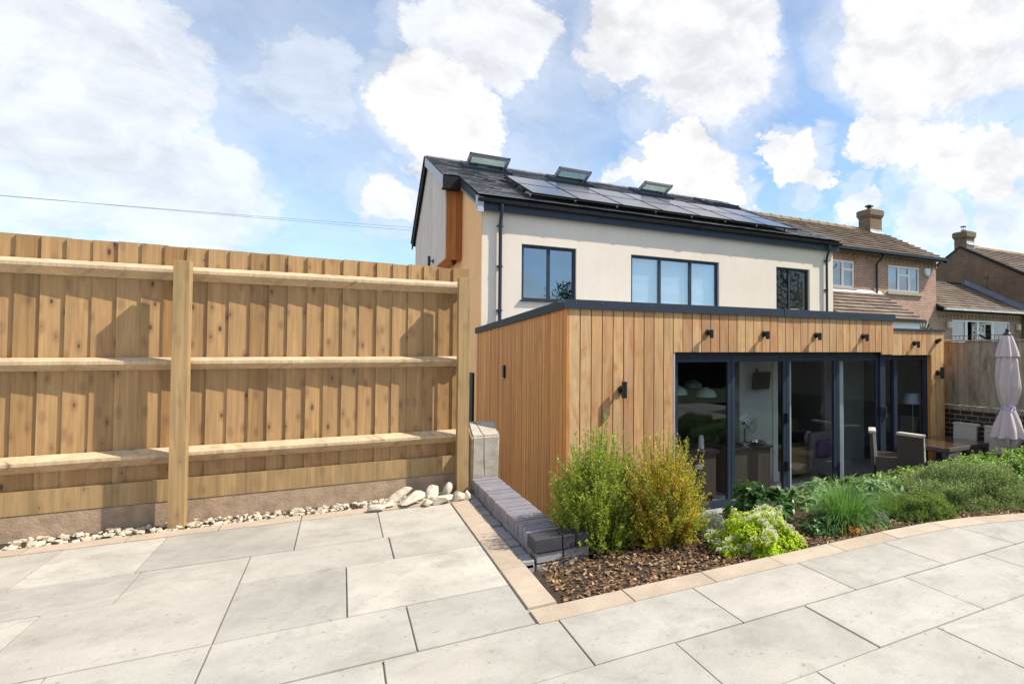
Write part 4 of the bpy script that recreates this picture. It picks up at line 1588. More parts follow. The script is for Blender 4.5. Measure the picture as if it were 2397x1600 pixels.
mb = MB().prism([(13.25, 5.385), (16.2, 6.84), (19.15, 5.385), (19.15, 5.33), (16.2, 6.76), (13.25, 5.33)], NL - .1, NR + .07)
mb.build('roof_deck', 'anthracite_dark', bh)
mb = MB()
x = NL - .1
while x < 17.3:
    mb.prism([(16.06, 6.80), (16.12, 6.92), (16.2, 6.95), (16.28, 6.92), (16.34, 6.80)], x, x + .42)
    mb.prism([(16.05, 6.80), (16.11, 6.93), (16.2, 6.965), (16.29, 6.93), (16.35, 6.80)], x + .38, x + .435)
    x += .44
while x < NR:
    mb.prism([(16.06, 6.80), (16.12, 6.92), (16.2, 6.95), (16.28, 6.92), (16.34, 6.80)], x, min(x + .42, NR + .1))
    x += .44
mb.build('ridge_tiles', 'ridge_tile', bh)
mb = MB().box(NL - .1, 13.16, 5.335, NR + .12, 13.26, 5.415)
mb.box(NL, 13.265, 5.28, NR + .02, 13.30, 5.38)
mb.prism([(13.2, 5.34), (16.2, 6.80), (16.2, 6.70), (13.2, 5.24)], NR + .075, NR + .10)
mb.build('gutter', 'black_plastic', bh)
MB().tube([(15.06, 13.22, 5.34), (15.06, 13.3, 5.2), (15.06, NYF - .07, 5.05), (15.06, NYF - .07, 4.08)], .034, 10).build('downpipe', 'black_plastic', bh, smooth=True)
uwin(bh, 13.0, 14.115, 4.19, 5.06, [13.62], NYF + .06, [(13.66, 14.05, 4.78)])
uwin(bh, 15.69, 17.28, 4.19, 5.075, [16.22, 16.76], NYF + .06, [(16.26, 16.72, 4.76)])
MB().box(15.6, NYF - .07, 4.08, 17.37, NYF + .02, 4.17).build('sill', 'stone_sill', bh)
mb = MB()
mb.box(12.9, NYF - .06, 4.13, 14.17, NYF + .02, 4.185)
mb.build('sill', 'stone_sill', bh)
# lean-to roof
LY, LZ = 11.95, 3.10
mb = tile_roof(MB(), NL, 15.4, (LY, LZ), (NYF - .02, 4.05), .235, vf=lambda k: (NL, 15.42 - k * .12), th=.045)
mb.build('lean_to_roof', 'roof_tile', bh, normals=False)
mb = MB().prism([(LY, LZ - .01), (NYF, 4.03), (NYF, 3.9), (LY, LZ - .07)], NL, 15.33)
mb.build('roof_deck', 'anthracite_dark', bh)
mb = MB().box(NL, LY + .03, 2.72, 15.2, LY + .06, 3.02)
mb.box(NL, LY + .061, 2.9, 15.2, NYF, 2.93)
mb.build('white_fascia', 'white_upvc', bh)
MB().box(NL, LY - .06, 3.03, 15.4, LY + .03, 3.10).build('lean_to_gutter', 'black_plastic', bh)
MB().box(NL, LY + .3, -.3, 15.1, NYF, 2.9).build('lean_to_wall', 'brick_buff', bh)
MB().prism([(NYF - .10, 4.045), (NYF - .004, 4.07), (NYF - .004, 4.15), (NYF - .02, 4.15)], NL, 15.3).build('flashing', 'lead_pale', bh)
# brick fan arch
mb, mc = MB(), MB()
cx, cz, r0, r1 = 17.35, 2.72, .30, .56
for k in range(17):
    a0, a1 = math.pi * k / 17 + .012, math.pi * (k + 1) / 17 - .012
    q = [(cx + r0 * math.cos(a0), cz + r0 * math.sin(a0)), (cx + r1 * math.cos(a0), cz + r1 * math.sin(a0)), (cx + r1 * math.cos(a1), cz + r1 * math.sin(a1)), (cx + r0 * math.cos(a1), cz + r0 * math.sin(a1))]
    (mb if k % 2 else mc).prism(q, NYF - .04, NYF - .001, 'Y')
mb.build('arch_bricks', 'stone_sill', bh)
mc.build('arch_bricks', 'dark_brick', bh)
# chimney


def chimney(parent, x0, x1, y0, y1, z0, z1, pot, mat='brick_chimney'):
    mb = MB().box(x0, y0, z0, x1, y1, z1 - .30)
    mb.box(x0 - .03, y0 - .03, z1 - .299, x1 + .03, y1 + .03, z1 - .24)
    mb.box(x0 - .06, y0 - .06, z1 - .239, x1 + .06, y1 + .06, z1 - .03)
    co = mb.build('chimney', mat, parent)
    MB().box(x0 - .02, y0 - .02, z1 - .029, x1 + .02, y1 + .02, z1).build('crown', 'mortar', co)
    mb = MB()
    cx, cy = (x0 + x1) / 2 - .05, (y0 + y1) / 2
    if pot == 'cowl':
        mb.lathe((cx, cy, z1), [(.09, 0), (.085, .12), (.075, .12), (.075, .15), (.17, .16), (.16, .19), (.05, .23), (.005, .235)], 16)
        mb.build('cowl', 'black_plastic', co, smooth=True)
    else:
        MB().lathe((cx, cy, z1), [(.09, 0), (.10, .1), (.085, .1), (.085, .02)], 16).build('pot', 'ridge_tile', co, smooth=True)
        mb.lathe((cx, cy, z1 + .24), [(.13, 0), (.13, .015), (.04, .04), (.005, .042)], 16)
        for k in range(4):
            a = k * math.pi / 2 + .4
            mb.tube([(cx + .08 * math.cos(a), cy + .08 * math.sin(a), z1 + .08), (cx + .08 * math.cos(a), cy + .08 * math.sin(a), z1 + .245)], .006, 5)
        mb.build('cowl', 'black_plastic', co)
    mb = MB().box(x0 - .012, y0 - .012, z0 + .0, x1 + .012, y0 - .001, z0 + .42)
    mb.prism([(y0 - .16, z0 + .22), (y0 - .012, z0 + .30), (y0 - .012, z0 + .33), (y0 - .17, z0 + .25)], x0 - .04, x1 + .06)
    mb.build('flashing', 'lead_pale', co)


chimney(bh, 17.36, 18.0, 15.9, 16.5, 6.45, 7.66, 'cowl')

# second neighbour: gable house with single storey wing
gh = thing('gabled_house', 'brick house at the right edge with dark gable, chimney and single storey tiled wing', 'house', (22, NYF, 0))
GX = 23.45
mb = wall_grid(MB(), NR + .001, 27, -.3, 3.62, NYF + .02, NYF + .25, [(19.06, 22.74, 2.3, 3.34)])
mb.build('wing_wall', 'brick_buff', gh)
mb = MB().box(NR + .05, NYF - .02, 3.50, 26, NYF + .019, 3.60)
dentils(mb, NR + .15, 26, NYF + .019, 3.50)
mb.build('dentil_course', 'brick_buff', gh)
mb = tile_roof(MB(), NR + .01, GX, (13.3, 3.70), (16.2, 5.10), .28)
mb.build('wing_roof', 'roof_tile', gh, normals=False)
mb = MB().prism([(13.3, 3.685), (16.2, 5.07), (18, 4.2), (18, 4.0), (16.2, 4.95), (13.3, 3.62)], NR + .01, GX + .5)
mb.prism([(16.1, 5.09), (16.2, 5.16), (16.3, 5.09)], NR + .01, GX - .01)
mb.build('roof_deck', 'anthracite_dark', gh)
mb = MB().box(NR + .02, 13.2, 3.63, 27, 13.3, 3.705)
mb.build('gutter', 'lead_pale', gh)
mb = MB().prism([(13.3, 3.70), (16.1, 5.09), (16.1, 5.30), (13.3, 3.92)], GX - .03, GX - .011)
mb.prism([(13.3, 3.745), (16.1, 5.135), (16.1, 5.15), (13.3, 3.76)], GX - .30, GX - .031)
mb.build('flashing', 'lead', gh)
AY, AZ = 16.32, 6.80
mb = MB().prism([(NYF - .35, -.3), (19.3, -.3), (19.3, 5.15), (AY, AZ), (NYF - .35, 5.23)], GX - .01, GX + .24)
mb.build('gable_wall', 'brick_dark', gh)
mb = tile_roof(MB(), GX - .05, 31, (13.2, 5.18), (AY, AZ + .05), .30)
mb.build('tiled_roof', 'roof_tile', gh, normals=False)
mb = MB().prism([(13.2, 5.15), (AY, AZ + .03), (19.5, 5.1), (19.5, 5.0), (AY, AZ - .06), (13.2, 5.05)], GX - .04, 31)
mb.build('roof_deck', 'anthracite_dark', gh)
mb = MB()
for k in range(24):
    t0 = k / 24
    yy = 13.3 + (AY - 13.3) * t0
    zz = 5.13 + (AZ - 5.13) * t0 - .08
    mb.box(GX - .035, yy, zz - .05, GX - .011, yy + .07, zz + .02)
    yy = AY + (19.4 - AY) * t0
    zz = AZ + (5.1 - AZ) * t0 - .08
    mb.box(GX - .035, yy, zz - .05, GX - .011, yy + .07, zz + .02)
mb.build('dentil_course', 'brick_dark', gh)
mb = MB()
x = GX + .6
while x < 31:
    mb.prism([(AY - .14, AZ), (AY - .08, AZ + .1), (AY, AZ + .13), (AY + .08, AZ + .1), (AY + .14, AZ)], x, x + .43)
    x += .44
mb.build('ridge_tiles', 'ridge_tile', gh)
chimney(gh, GX - .015, GX + .53, 15.98, 16.6, 6.58, 7.46, 'pot')
# glazing of the wing
mb = MB()
y = NYF + .10
fo = frame_ring(MB(), 19.06, 19.95, 2.5, 3.33, .06, y - .03, y + .04).build('window', 'white_upvc', gh)
MB().box(19.1, y, 2.54, 19.9, y + .006, 3.29).build('pane', 'glass_neighbour', fo)
MB().box(19.1, y + .06, 2.54, 19.9, y + .07, 3.29).build('curtain', 'blind', fo)
MB().box(19.0, NYF - .05, 2.38, 20.0, NYF + .03, 2.48).build('sill', 'stone_sill', fo)
MB().box(19.06, NYF + .02, 2.3, 19.95, NYF + .2, 2.49).build('wing_wall', 'brick_buff', gh)
mb = MB()
mb.box(19.951, y - .03, 2.3, 20.03, y + .04, 3.34)
mb.box(20.031, y - .03, 3.27, 22.74, y + .04, 3.34)
mb.box(20.60, y - .035, 2.3, 20.72, y + .045, 3.269)
mb.box(21.52, y - .035, 2.3, 21.66, y + .045, 3.269)
mb.box(22.66, y - .03, 2.3, 22.74, y + .04, 3.269)
df = mb.build('patio_door', 'white_upvc', gh)
MB().box(21.66, y, 2.3, 22.66, y + .006, 3.269).build('pane', 'glass_neighbour', df)
leaf = thing('open_leaf', None, None, (0, 0, 0))
bpy.data.objects.remove(leaf)
a = Matrix.Rotation(R(-24), 3, 'Z')
c0 = Vector((21.5, y - .08, 2.75))
mb = MB()
for (u0, u1, z0, z1) in ((-.86, -.80, -.45, .5), (-.06, 0, -.45, .5), (-.80, -.06, .44, .5)):
    cc = c0 + a @ Vector(((u0 + u1) / 2, 0, (z0 + z1) / 2))
    mb.obox(cc, a.col[0], a.col[1], a.col[2], (u1 - u0) / 2, .02, (z1 - z0) / 2)
lf = mb.build('open_leaf', 'white_upvc', df)
mb = MB().obox(c0 + a @ Vector((-.43, 0, 0)), a.col[0], a.col[1], a.col[2], .37, .004, .44)
mb.build('leaf_pane', 'glass_neighbour', df)
MB().box(19.1, 15.2, -.2, 23.2, 15.3, 3.6).build('inner_wall', 'dark_wall', gh)
for x, lab in ((18.79, 'cream box shaped wall light left of the open patio window'), (23.12, 'cream box shaped wall light at the right edge of the wing')):
    t = thing('outdoor_light', lab, 'wall light', (x, NYF, 3.12), 'cream wall lights on the neighbour wing')
    MB().bevbox(x - .10, NYF - .12, 3.0, x + .10, NYF + .0, 3.24, .03).build('light_body', 'lamp_cream', t)
    MB().box(x - .05, NYF + .001, 3.05, x + .05, NYF + .019, 3.2).build('mount', 'white_upvc', t)
# alarm box, satellite dishes
t = thing('alarm_box', 'white alarm box under the eaves of the brick house', 'alarm box', (17.62, NYF, 5.0))
MB().prism([(17.50, 5.07), (17.74, 5.07), (17.75, 4.93), (17.68, 4.82), (17.56, 4.82), (17.49, 4.93)], NYF - .09, NYF - .002, 'Y').build('box_body', 'white_upvc', t)
MB().prism([(17.56, 4.819), (17.68, 4.819), (17.65, 4.76), (17.59, 4.76)], NYF - .08, NYF - .002, 'Y').build('lamp_lens', 'shade_fabric', t)


def dish(c, n_, r_, lab, wallp):
    n_ = Vector(n_).normalized()
    c = Vector(c)
    t = thing('satellite_dish', lab, 'satellite dish', tuple(wallp))
    a_ = n_.orthogonal().normalized()
    b_ = n_.cross(a_)
    MB().lathe(c, [(r_ * k / 6, .5 * r_ * (k / 6) ** 2 * .45) for k in range(1, 7)] + [(r_ * .97, .5 * r_ * .45 + .012)] + [(r_ * k / 6, .5 * r_ * (k / 6) ** 2 * .45 + .012) for k in range(5, 0, -1)], 28, ax=(a_, b_, n_)).build('reflector', 'anthracite', t, smooth=True)
    f_ = c + n_ * r_ * 1.1 - Vector((0, 0, .05))
    MB().tube([c - Vector((0, 0, r_ * .8)), f_], .009, 6).tube([f_, f_ - n_ * .06], .022, 10).build('feed_arm', 'anthracite', t)
    MB().tube([c - n_ * .01, c - n_ * .08, tuple(wallp)], .014, 8).build('bracket', 'anthracite', t)


dish((11.80, 12.55, 4.92), (.75, -.55, .35), .27, 'dark satellite dish on the right end wall of the cream house', (11.63, 12.75, 4.85))
dish((18.55, 14.3, 4.55), (.7, -.6, .3), .17, 'small dark satellite dish between the brick house and the dark gable', (18.16, 14.4, 4.75))
t = thing('vent_box', 'small box with a hanging cable on the dark gable wall', 'junction box', (GX, 15.2, 5.1))
q = atY(2296, 630, 15.2)
MB().bevbox(GX - .06, 15.0, 5.30, GX - .012, 15.2, 5.44, .01).build('box_body', 'brick_chimney', t)
MB().tube([(GX - .02, 15.06, 5.30), (GX - .02, 15.06, 4.72)], .009, 5).build('cable', 'wire', t)
# ------------------------------------------------------------------ garden furniture
TB = (7.66, 5.60, 8.72, 6.50)
t = thing('garden_table', 'woven rattan table with a brown glass top', 'table', (8.2, 6.05, 0))
mb = MB()
x0, y0, x1, y1 = TB
frm = MB()
for (a, b_, c, d) in ((x0, y0, x1, y0 + .05), (x0, y1 - .05, x1, y1), (x0, y0 + .05, x0 + .05, y1 - .05), (x1 - .05, y0 + .05, x1, y1 - .05)):
    frm.bevbox(a, b_, .66, c, d, .725, .012)
frm.build('table_frame', 'rattan', t)
MB().box(x0 + .045, y0 + .045, .712, x1 - .045, y1 - .045, .7235).build('glass_top', 'glass_table', t)
MB().box(x0 + .06, y0 + .06, .64, x1 - .06, y1 - .06, .70).build('apron', 'rattan', t)
for (x, y) in ((x0 + .04, y0 + .04), (x1 - .04, y0 + .04), (x0 + .04, y1 - .04), (x1 - .04, y1 - .04)):
    MB().bevbox(x - .035, y - .035, 0, x + .035, y + .035, .659, .01).build('leg', 'rattan', t)


def chair(loc, rz, lab):
    """armchair facing +x before rotation"""
    t = thing('rattan_armchair', lab, 'chair', (0, 0, 0), 'rattan armchairs round the garden table')
    MB().prism([(-.25, .05), (-.205, .05), (-.245, .90), (-.29, .90)], -.22, .22, 'Y').build('backrest', 'rattan', t)
    MB().bevbox(-.20, -.20, .28, .23, .20, .34, .015).build('seat', 'rattan', t)
    for s_ in (-1, 1):
        MB().bevbox(-.20, s_ * .235 - .03, .02, .25, s_ * .235 + .03, .54, .02).build('arm', 'rattan', t)
    for (x, y) in ((.22, -.235), (.22, .235), (-.17, -.235), (-.17, .235)):
        MB().box(x - .02, y - .02, 0, x + .02, y + .02, .03).build('leg', 'black_plastic', t)
    MB().bevbox(-.19, -.20, .341, .24, .20, .40, .025).build('seat_cushion', 'cushion', t, smooth=True)
    m_ = Matrix.Rotation(R(-4), 3, 'Y')
    bc = MB()
    bc.prism([(-.215, .40), (-.16, .40), (-.195, .90), (-.243, .90)], -.205, .205, 'Y')
    bc.bevbox(-.305, -.225, .885, -.19, .225, .93, .018)
    bc.build('back_cushion', 'cushion', t, smooth=True)
    t.location = loc
    t.rotation_euler = (0, 0, rz)
    return t


c0 = chair((7.58, 5.98, 0), R(3), 'rattan armchair with its back to us at the near left corner of the garden table')


def chair_copy(loc, rz, lab):
    c = copy_tree(c0)
    c.location = loc
    c.rotation_euler = (0, 0, rz)
    c['label'] = lab
    return c


chair_copy((7.42, 6.46, 0), R(-47), 'rattan armchair nearest the glass doors, partly behind another chair')
chair_copy((8.98, 6.33, 0), R(183), 'rattan armchair with cream back cushion against the brick wall, left of the parasol')
chair_copy((8.98, 5.78, 0), R(178), 'rattan armchair with cream back cushion half behind the parasol')

# parasol
px0, py0 = 8.41, 5.10
t = thing('parasol', 'closed pale mauve parasol tied at the waist', 'parasol', (px0, py0, 0))
MB().tube([(px0, py0, .04), (px0, py0, 2.40)], .022, 12).build('pole', 'anthracite_dark', t, smooth=True)


def pleat(th, z):
    k = 0.5 + 0.5 * math.cos(8 * th + .9 * math.sin(z * 5) + .4)
    return .80 + .26 * k + .06 * math.sin(3 * th + z * 7)


mb = MB()
prof = [(.118, 2.10), (.142, 2.02), (.150, 1.90), (.158, 1.75), (.160, 1.62), (.140, 1.50), (.110, 1.40), (.085, 1.335), (.090, 1.31), (.13, 1.22), (.17, 1.12), (.205, 1.02), (.235, .90)]
fine = []
for i in range(len(prof) - 1):
    for k in range(4):
        s_ = k / 4
        fine.append((prof[i][0] * (1 - s_) + prof[i + 1][0] * s_, prof[i][1] * (1 - s_) + prof[i + 1][1] * s_))
fine.append(prof[-1])
mb.lathe((px0, py0, 0), fine, 96, pleat)
mb.build('canopy', 'umbrella_cloth', t, smooth=True)
mb = MB().lathe((px0, py0, 0), [(.050, 2.40), (.075, 2.36), (.105, 2.27), (.135, 2.17), (.155, 2.08)], 96, lambda th, z: .82 + .28 * (.5 + .5 * math.cos(8 * th + .4)) + .02 * math.sin(3 * th))
mb.build('top_flounce', 'umbrella_cloth', t, smooth=True)
mb = MB().lathe((px0, py0, 0), [(.20, .93), (.175, .86), (.13, .78), (.09, .74)], 96, lambda th, z: .72 + .36 * (.5 + .5 * math.cos(8 * th + 2.2)))
mb.build('canopy_hem', 'umbrella_cloth', t, smooth=True)
mb = MB().lathe((px0, py0, 0), [(.085, 1.345), (.094, 1.335), (.094, 1.312), (.085, 1.30)], 40, lambda th, z: 1 + .08 * math.cos(8 * th))
mb.tube([(px0 - .05, py0 - .09, 1.325), (px0 - .10, py0 - .12, 1.35), (px0 - .13, py0 - .11, 1.38)], .012, 6)
mb.tube([(px0 - .05, py0 - .09, 1.325), (px0 - .11, py0 - .12, 1.30), (px0 - .13, py0 - .12, 1.27)], .012, 6)
mb.build('tie', 'tie_cloth', t)
MB().lathe((px0, py0, 0), [(.062, 2.395), (.055, 2.42), (.03, 2.44), (.02, 2.44), (.028, 2.465), (.022, 2.485), (.005, 2.495)], 20).build('finial', 'black_plastic', t, smooth=True)
MB().lathe((px0, py0, 0), [(.26, .0), (.26, .05), (.06, .08), (.04, .26), (.024, .26)], 28).build('base', 'black_plastic', t)

# ------------------------------------------------------------------ bed fittings
q = at(1680, 1217, .62)
t = thing('garden_light', 'round silver garden spot light between the grey and the lime green plants', 'garden light', (q.x, q.y, .48))
n_ = Vector((-.25, -.85, .45)).normalized()
a_ = n_.orthogonal().normalized()
ax = (a_, n_.cross(a_), n_)
MB().lathe(q, [(.04, -.09), (.055, -.05), (.055, .0), (.048, .0), (.045, -.012)], 24, ax=ax).build('lamp_head', 'chrome', t, smooth=True)
MB().lathe(q, [(.046, -.011), (.002, -.010)], 24, ax=ax).build('lens', 'white_paint', t)
MB().tube([(q.x, q.y + .03, q.z - .03), (q.x, q.y + .04, .42)], .009, 6).build('spike', 'black_plastic', t)
q = Vector((4.30, 3.86, .60))
t = thing('slate_rock', 'dark angular rock with a grey top between the grasses', 'rock', (q.x, q.y, .5))
rk = rock((q.x, q.y, .60), .105, (1.05, .8, .85), 11, .4, name='rock_body', mat='black_rock', tilt=.5, cuts=4)
rk.parent = t
rk.location = Vector((q.x, q.y, .60)) - t.location
# ------------------------------------------------------------------ plants
def leaf(mb, p, d, up, L, W_, fold=.25, droop=0.0):
    """pointed leaf of four faces along d"""
    side = d.cross(up)
    if side.length < 1e-4:
        side = d.orthogonal()
    side.normalize()
    u = side.cross(d)
    m1 = p + d * (L * .35) + u * (L * .04)
    m2 = p + d * (L * .7) - u * (L * droop * .5)
    e = p + d * L - u * (L * droop)
    a = m1 + side * W_ * .5 + u * W_ * fold
    b_ = m1 - side * W_ * .5 + u * W_ * fold
    c = m2 + side * W_ * .36 + u * W_ * fold * .8
    dd = m2 - side * W_ * .36 + u * W_ * fold * .8
    o = len(mb.v)
    mb.v.extend([tuple(x) for x in (p, m1, m2, e, a, b_, c, dd)])
    mb.f.extend([(o, o + 4, o + 1), (o, o + 1, o + 5), (o + 1, o + 4, o + 6, o + 2), (o + 1, o + 2, o + 7, o + 5), (o + 2, o + 6, o + 3), (o + 2, o + 3, o + 7)])


def needle(mb, p, d, side, L, W_):
    o = len(mb.v)
    m_ = p + d * (L * .5)
    mb.v.extend([tuple(p), tuple(m_ + side * W_ * .5), tuple(p + d * L), tuple(m_ - side * W_ * .5)])
    mb.f.append((o, o + 1, o + 2, o + 3))


def rv():
    while True:
        v = Vector((random.uniform(-1, 1), random.uniform(-1, 1), random.uniform(-1, 1)))
        if .01 < v.length < 1:
            return v.normalized()


def spires(name, lab, cat, base, rad, h, mat, ns, nl=.022, per=60, flare=.5, subs=5, group=None, wl=.0045, short=.45, mat2=None):
    base = Vector(base)
    t = thing(name, lab, cat, tuple(base), group)
    mb, st = MB(), MB()
    mb2 = MB()
    for i in range(ns):
        a = random.uniform(0, 6.283)
        r0 = math.sqrt(random.random())
        # outer stems shorter and leaning out
        hh = h * (1 - short * r0 ** 2) * (.60 + .44 * random.random() ** 2.0)
        if random.random() < .35:
            hh *= random.uniform(.18, .7)
        p0 = base + Vector((math.cos(a), math.sin(a), 0)) * rad * .35 * r0
        p1 = base + Vector((math.cos(a) * rad * r0, math.sin(a) * rad * r0, hh))
        pts = []
        bend = rv() * .04
        for k in range(7):
            s_ = k / 6
            e = s_ ** 1.7
            q = Vector((p0.x + (p1.x - p0.x) * (s_ * flare + e * (1 - flare)), p0.y + (p1.y - p0.y) * (s_ * flare + e * (1 - flare)), p0.z + (p1.z - p0.z) * s_ ** .92)) + bend * math.sin(s_ * 3.1)
            pts.append(q)
        st.tube(pts, .0035, 4, cap=False, r1=.0012)
        tg = mb2 if (mat2 and random.random() < mat2[1]) else mb
        stems = [pts]
        for b_ in range(subs):
            s_ = random.uniform(.12, .66)
            k = int(s_ * 6)
            q = pts[k].lerp(pts[min(k + 1, 6)], s_ * 6 - k)
            d = ((pts[min(k + 1, 6)] - pts[k]).normalized() + rv() * .42).normalized()
            d.z = abs(d.z) + .5
            d.normalize()
            L = h * random.uniform(.08, .24)
            stems.append([q, q + d * L * .5, q + d * L + Vector((0, 0, L * .15))])
        for si, sp in enumerate(stems):
            n_ = per if si == 0 else per // 4
            for k in range(n_):
                s_ = random.uniform(.06 if si == 0 else 0, 1) * (len(sp) - 1)
                j = min(int(s_), len(sp) - 2)
                q = sp[j].lerp(sp[j + 1], s_ - j)
                ax_ = (sp[j + 1] - sp[j]).normalized()
                d = (rv() + ax_ * .9).normalized()
                needle(tg, q, d, d.cross(rv()).normalized(), nl * random.uniform(.6, 1.3), wl)
    mb.build('foliage', mat, t, normals=False)
    if mb2.v:
        mb2.build('foliage', mat2[0], t, normals=False)
    st.build('stems', 'stem', t, normals=False)
    return t


def mound(name, lab, cat, base, rx, ry, h, mat, n, kind='needle', L=.02, W_=.005, twig=.06, group=None, lump=.25, seed=1, rot=0, flowers=None, shell=.45):
    """rounded bush: twigs standing out of an uneven dome, each clothed in leaves"""
    base = Vector(base)
    t = thing(name, lab, cat, tuple(base), group)
    mb, st = MB(), MB()
    cr, sr = math.cos(rot), math.sin(rot)
    tops = []
    for i in range(n):
        v = rv()
        v.z = abs(v.z)
        lum = 1 + lump * noise.noise(Vector((v.x * 2.6 + seed * 7, v.y * 2.6, v.z * 2.6))) * 1.6 + lump * .5 * noise.noise(v * 6 + Vector((seed, 3, 1)))
        dep = 1 - shell * random.random() ** 2.2
        p = Vector((v.x * rx, v.y * ry, v.z * h)) * lum * dep
        p = Vector((p.x * cr - p.y * sr, p.x * sr + p.y * cr, p.z))
        g = Vector((v.x / rx, v.y / ry, v.z / h)).normalized()
        g = Vector((g.x * cr - g.y * sr, g.x * sr + g.y * cr, g.z))
        d = (g * .8 + Vector((0, 0, .55)) + rv() * .45).normalized()
        q = base + p
        tw = twig * random.uniform(.5, 1.3)
        if kind == 'needle':
            m_ = 11
            for k in range(m_):
                s_ = random.random()
                dd = (rv() + d * 1.0).normalized()
                needle(mb, q + d * tw * s_, dd, dd.cross(rv()).normalized(), L * random.uniform(.6, 1.2), W_)
        else:
            m_ = random.randint(3, 6)
            for k in range(m_):
                s_ = .3 + .7 * k / m_
                a = k * 2.4 + i
                sd_ = d.orthogonal()
                sd_ = Matrix.Rotation(a, 3, d) @ sd_
                dd = (sd_ * random.uniform(.6, 1.1) + d * random.uniform(.3, .8)).normalized()
                leaf(mb, q + d * tw * s_, dd, d, L * random.uniform(.55, 1.15), W_ * random.uniform(.7, 1.15), .18, random.uniform(0, .35))
            st.tube([q - d * tw * .6, q + d * tw], .002, 4, cap=False) if i % 3 == 0 else None
        if dep > .93 and g.z > .35:
            tops.append((q + d * tw, d))
    mb.build('foliage', mat, t, normals=False)
    # inner stems
    for i in range(60):
        v = rv()
        v.z = abs(v.z)
        p = Vector((v.x * rx, v.y * ry, v.z * h)) * .75
        p = Vector((p.x * cr - p.y * sr, p.x * sr + p.y * cr, p.z))
        st.tube([base + Vector((p.x * .02, p.y * .02, -.02)), base + p * .6 + Vector((0, 0, -.02)), base + p], .004, 4, cap=False, r1=.0015)
    st.build('stems', 'stem', t, normals=False)
    if flowers:
        fm = MB()
        rnd = random.Random(4)
        cl = rnd.sample(tops, min(flowers, len(tops)))
        for (q, d) in cl:
            if noise.noise(q * 6) < -.02:
                continue
            for k in range(30):
                o = rv() * .024
                o.z = abs(o.z) * .7
                a = (rv() + d).normalized()
                needle(fm, q + d * .012 + o, a, a.cross(rv()).normalized(), .012, .011)
        fm.build('flowers', 'petal', t, normals=False)
    return t


def tuft(name, lab, base, rad, h, mat, n, w_=.005, group=None, lean=1.0, seed=2):
    base = Vector(base)
    t = thing(name, lab, 'grass', tuple(base), group)
    mb = MB()
    for i in range(n):
        a = random.uniform(0, 6.283)
        r0 = math.sqrt(random.random()) * rad * .45
        p = base + Vector((math.cos(a) * r0, math.sin(a) * r0, -.01))
        a2 = a + random.gauss(0, .5)
        out = abs(random.gauss(.45, .32)) * lean
        L = h * random.uniform(.55, 1.12)
        dirh = Vector((math.cos(a2), math.sin(a2), 0))
        side = Vector((-dirh.y, dirh.x, 0))
        side = (Matrix.Rotation(random.uniform(-1, 1), 3, 'Z') @ side)
        o = len(mb.v)
        m_ = 7
        q = p.copy()
        ang = out * .25
        for k in range(m_ + 1):
            s_ = k / m_
            ww = w_ * (1 - s_ ** 2 * .9) * .5
            mb.v.append(tuple(q + side * ww))
            mb.v.append(tuple(q - side * ww))
            ang += out * (.14 + .22 * s_)
            q = q + (Vector((0, 0, 1)) * math.cos(ang) + dirh * math.sin(ang)) * (L / m_)
        for k in range(m_):
            mb.f.append((o + 2 * k, o + 2 * k + 1, o + 2 * k + 3, o + 2 * k + 2))
    mb.build('blades', mat, t, normals=False)
    return t


def bz(x, y):
    return bedz(x, y)


spires('heath_bush', 'tall green feathery bush at the corner of the timber extension', 'bush', (1.86, 4.70, 0.50), .42, 1.13, 'leaf_heath', 520, per=110, nl=.027, subs=5, wl=.0078)
spires('golden_bush', 'tall bush with golden yellow tips right of the green feathery one', 'bush', (2.36, 4.44, 0.50), .39, 1.03, 'leaf_gold', 430, per=100, nl=.027, subs=5, mat2=('leaf_heath', .24), short=.3, wl=.0075)
mound('lavender_plant', 'low silver grey plant at the foot of the golden bush', 'plant', (2.76, 4.42, 0.50), .20, .19, .17, 'leaf_silver', 900, L=.03, W_=.004, twig=.07)
mound('flowering_marjoram', 'lime green bush covered with small white flowers', 'bush', (2.94, 3.95, 0.50), .37, .30, .29, 'leaf_lime', 3000, kind='leaf', L=.026, W_=.020, twig=.04, flowers=300, lump=.25)
mound('mint_plant', 'dark green broad leaved plant behind the lime green bush', 'plant', (3.56, 4.66, 0.50), .27, .24, .24, 'leaf_dark', 420, kind='leaf', L=.075, W_=.05, twig=.07, lump=.45, seed=3)
mound('strawberry_plant', 'small low plant with dark green leaves in the bare mulch', 'plant', (3.70, 3.98, 0.53), .21, .14, .11, 'leaf_dark', 110, kind='leaf', L=.045, W_=.035, twig=.04, seed=5, lump=.5)
mound('strawberry_plant', 'tiny plant with yellow and orange leaves right of the low green one', 'plant', (3.88, 3.83, 0.54), .11, .08, .06, 'leaf_orange', 26, kind='leaf', L=.035, W_=.03, twig=.03, seed=6, lump=.5)
tuft('chive_clump', 'large clump of thin dark green grassy leaves', (4.03, 4.05, 0.52), .36, .47, 'leaf_chive', 1300, w_=.007, lean=1.7)
tuft('chive_clump', 'pale green grassy clump right of the dark rock', (4.62, 4.02, 0.52), .20, .30, 'leaf_chive_pale', 700, w_=.005, lean=1.1)
tuft('chive_clump', 'sparse arching blades in front of the dark rock', (4.28, 3.76, 0.54), .10, .30, 'leaf_chive', 34, w_=.006, lean=2.2)
mound('sage_plant', 'broad leaved green plant left behind the large grassy clump', 'plant', (4.42, 4.78, 0.50), .38, .22, .17, 'leaf_sage', 280, kind='leaf', L=.10, W_=.034, twig=.07, seed=8, lump=.4)
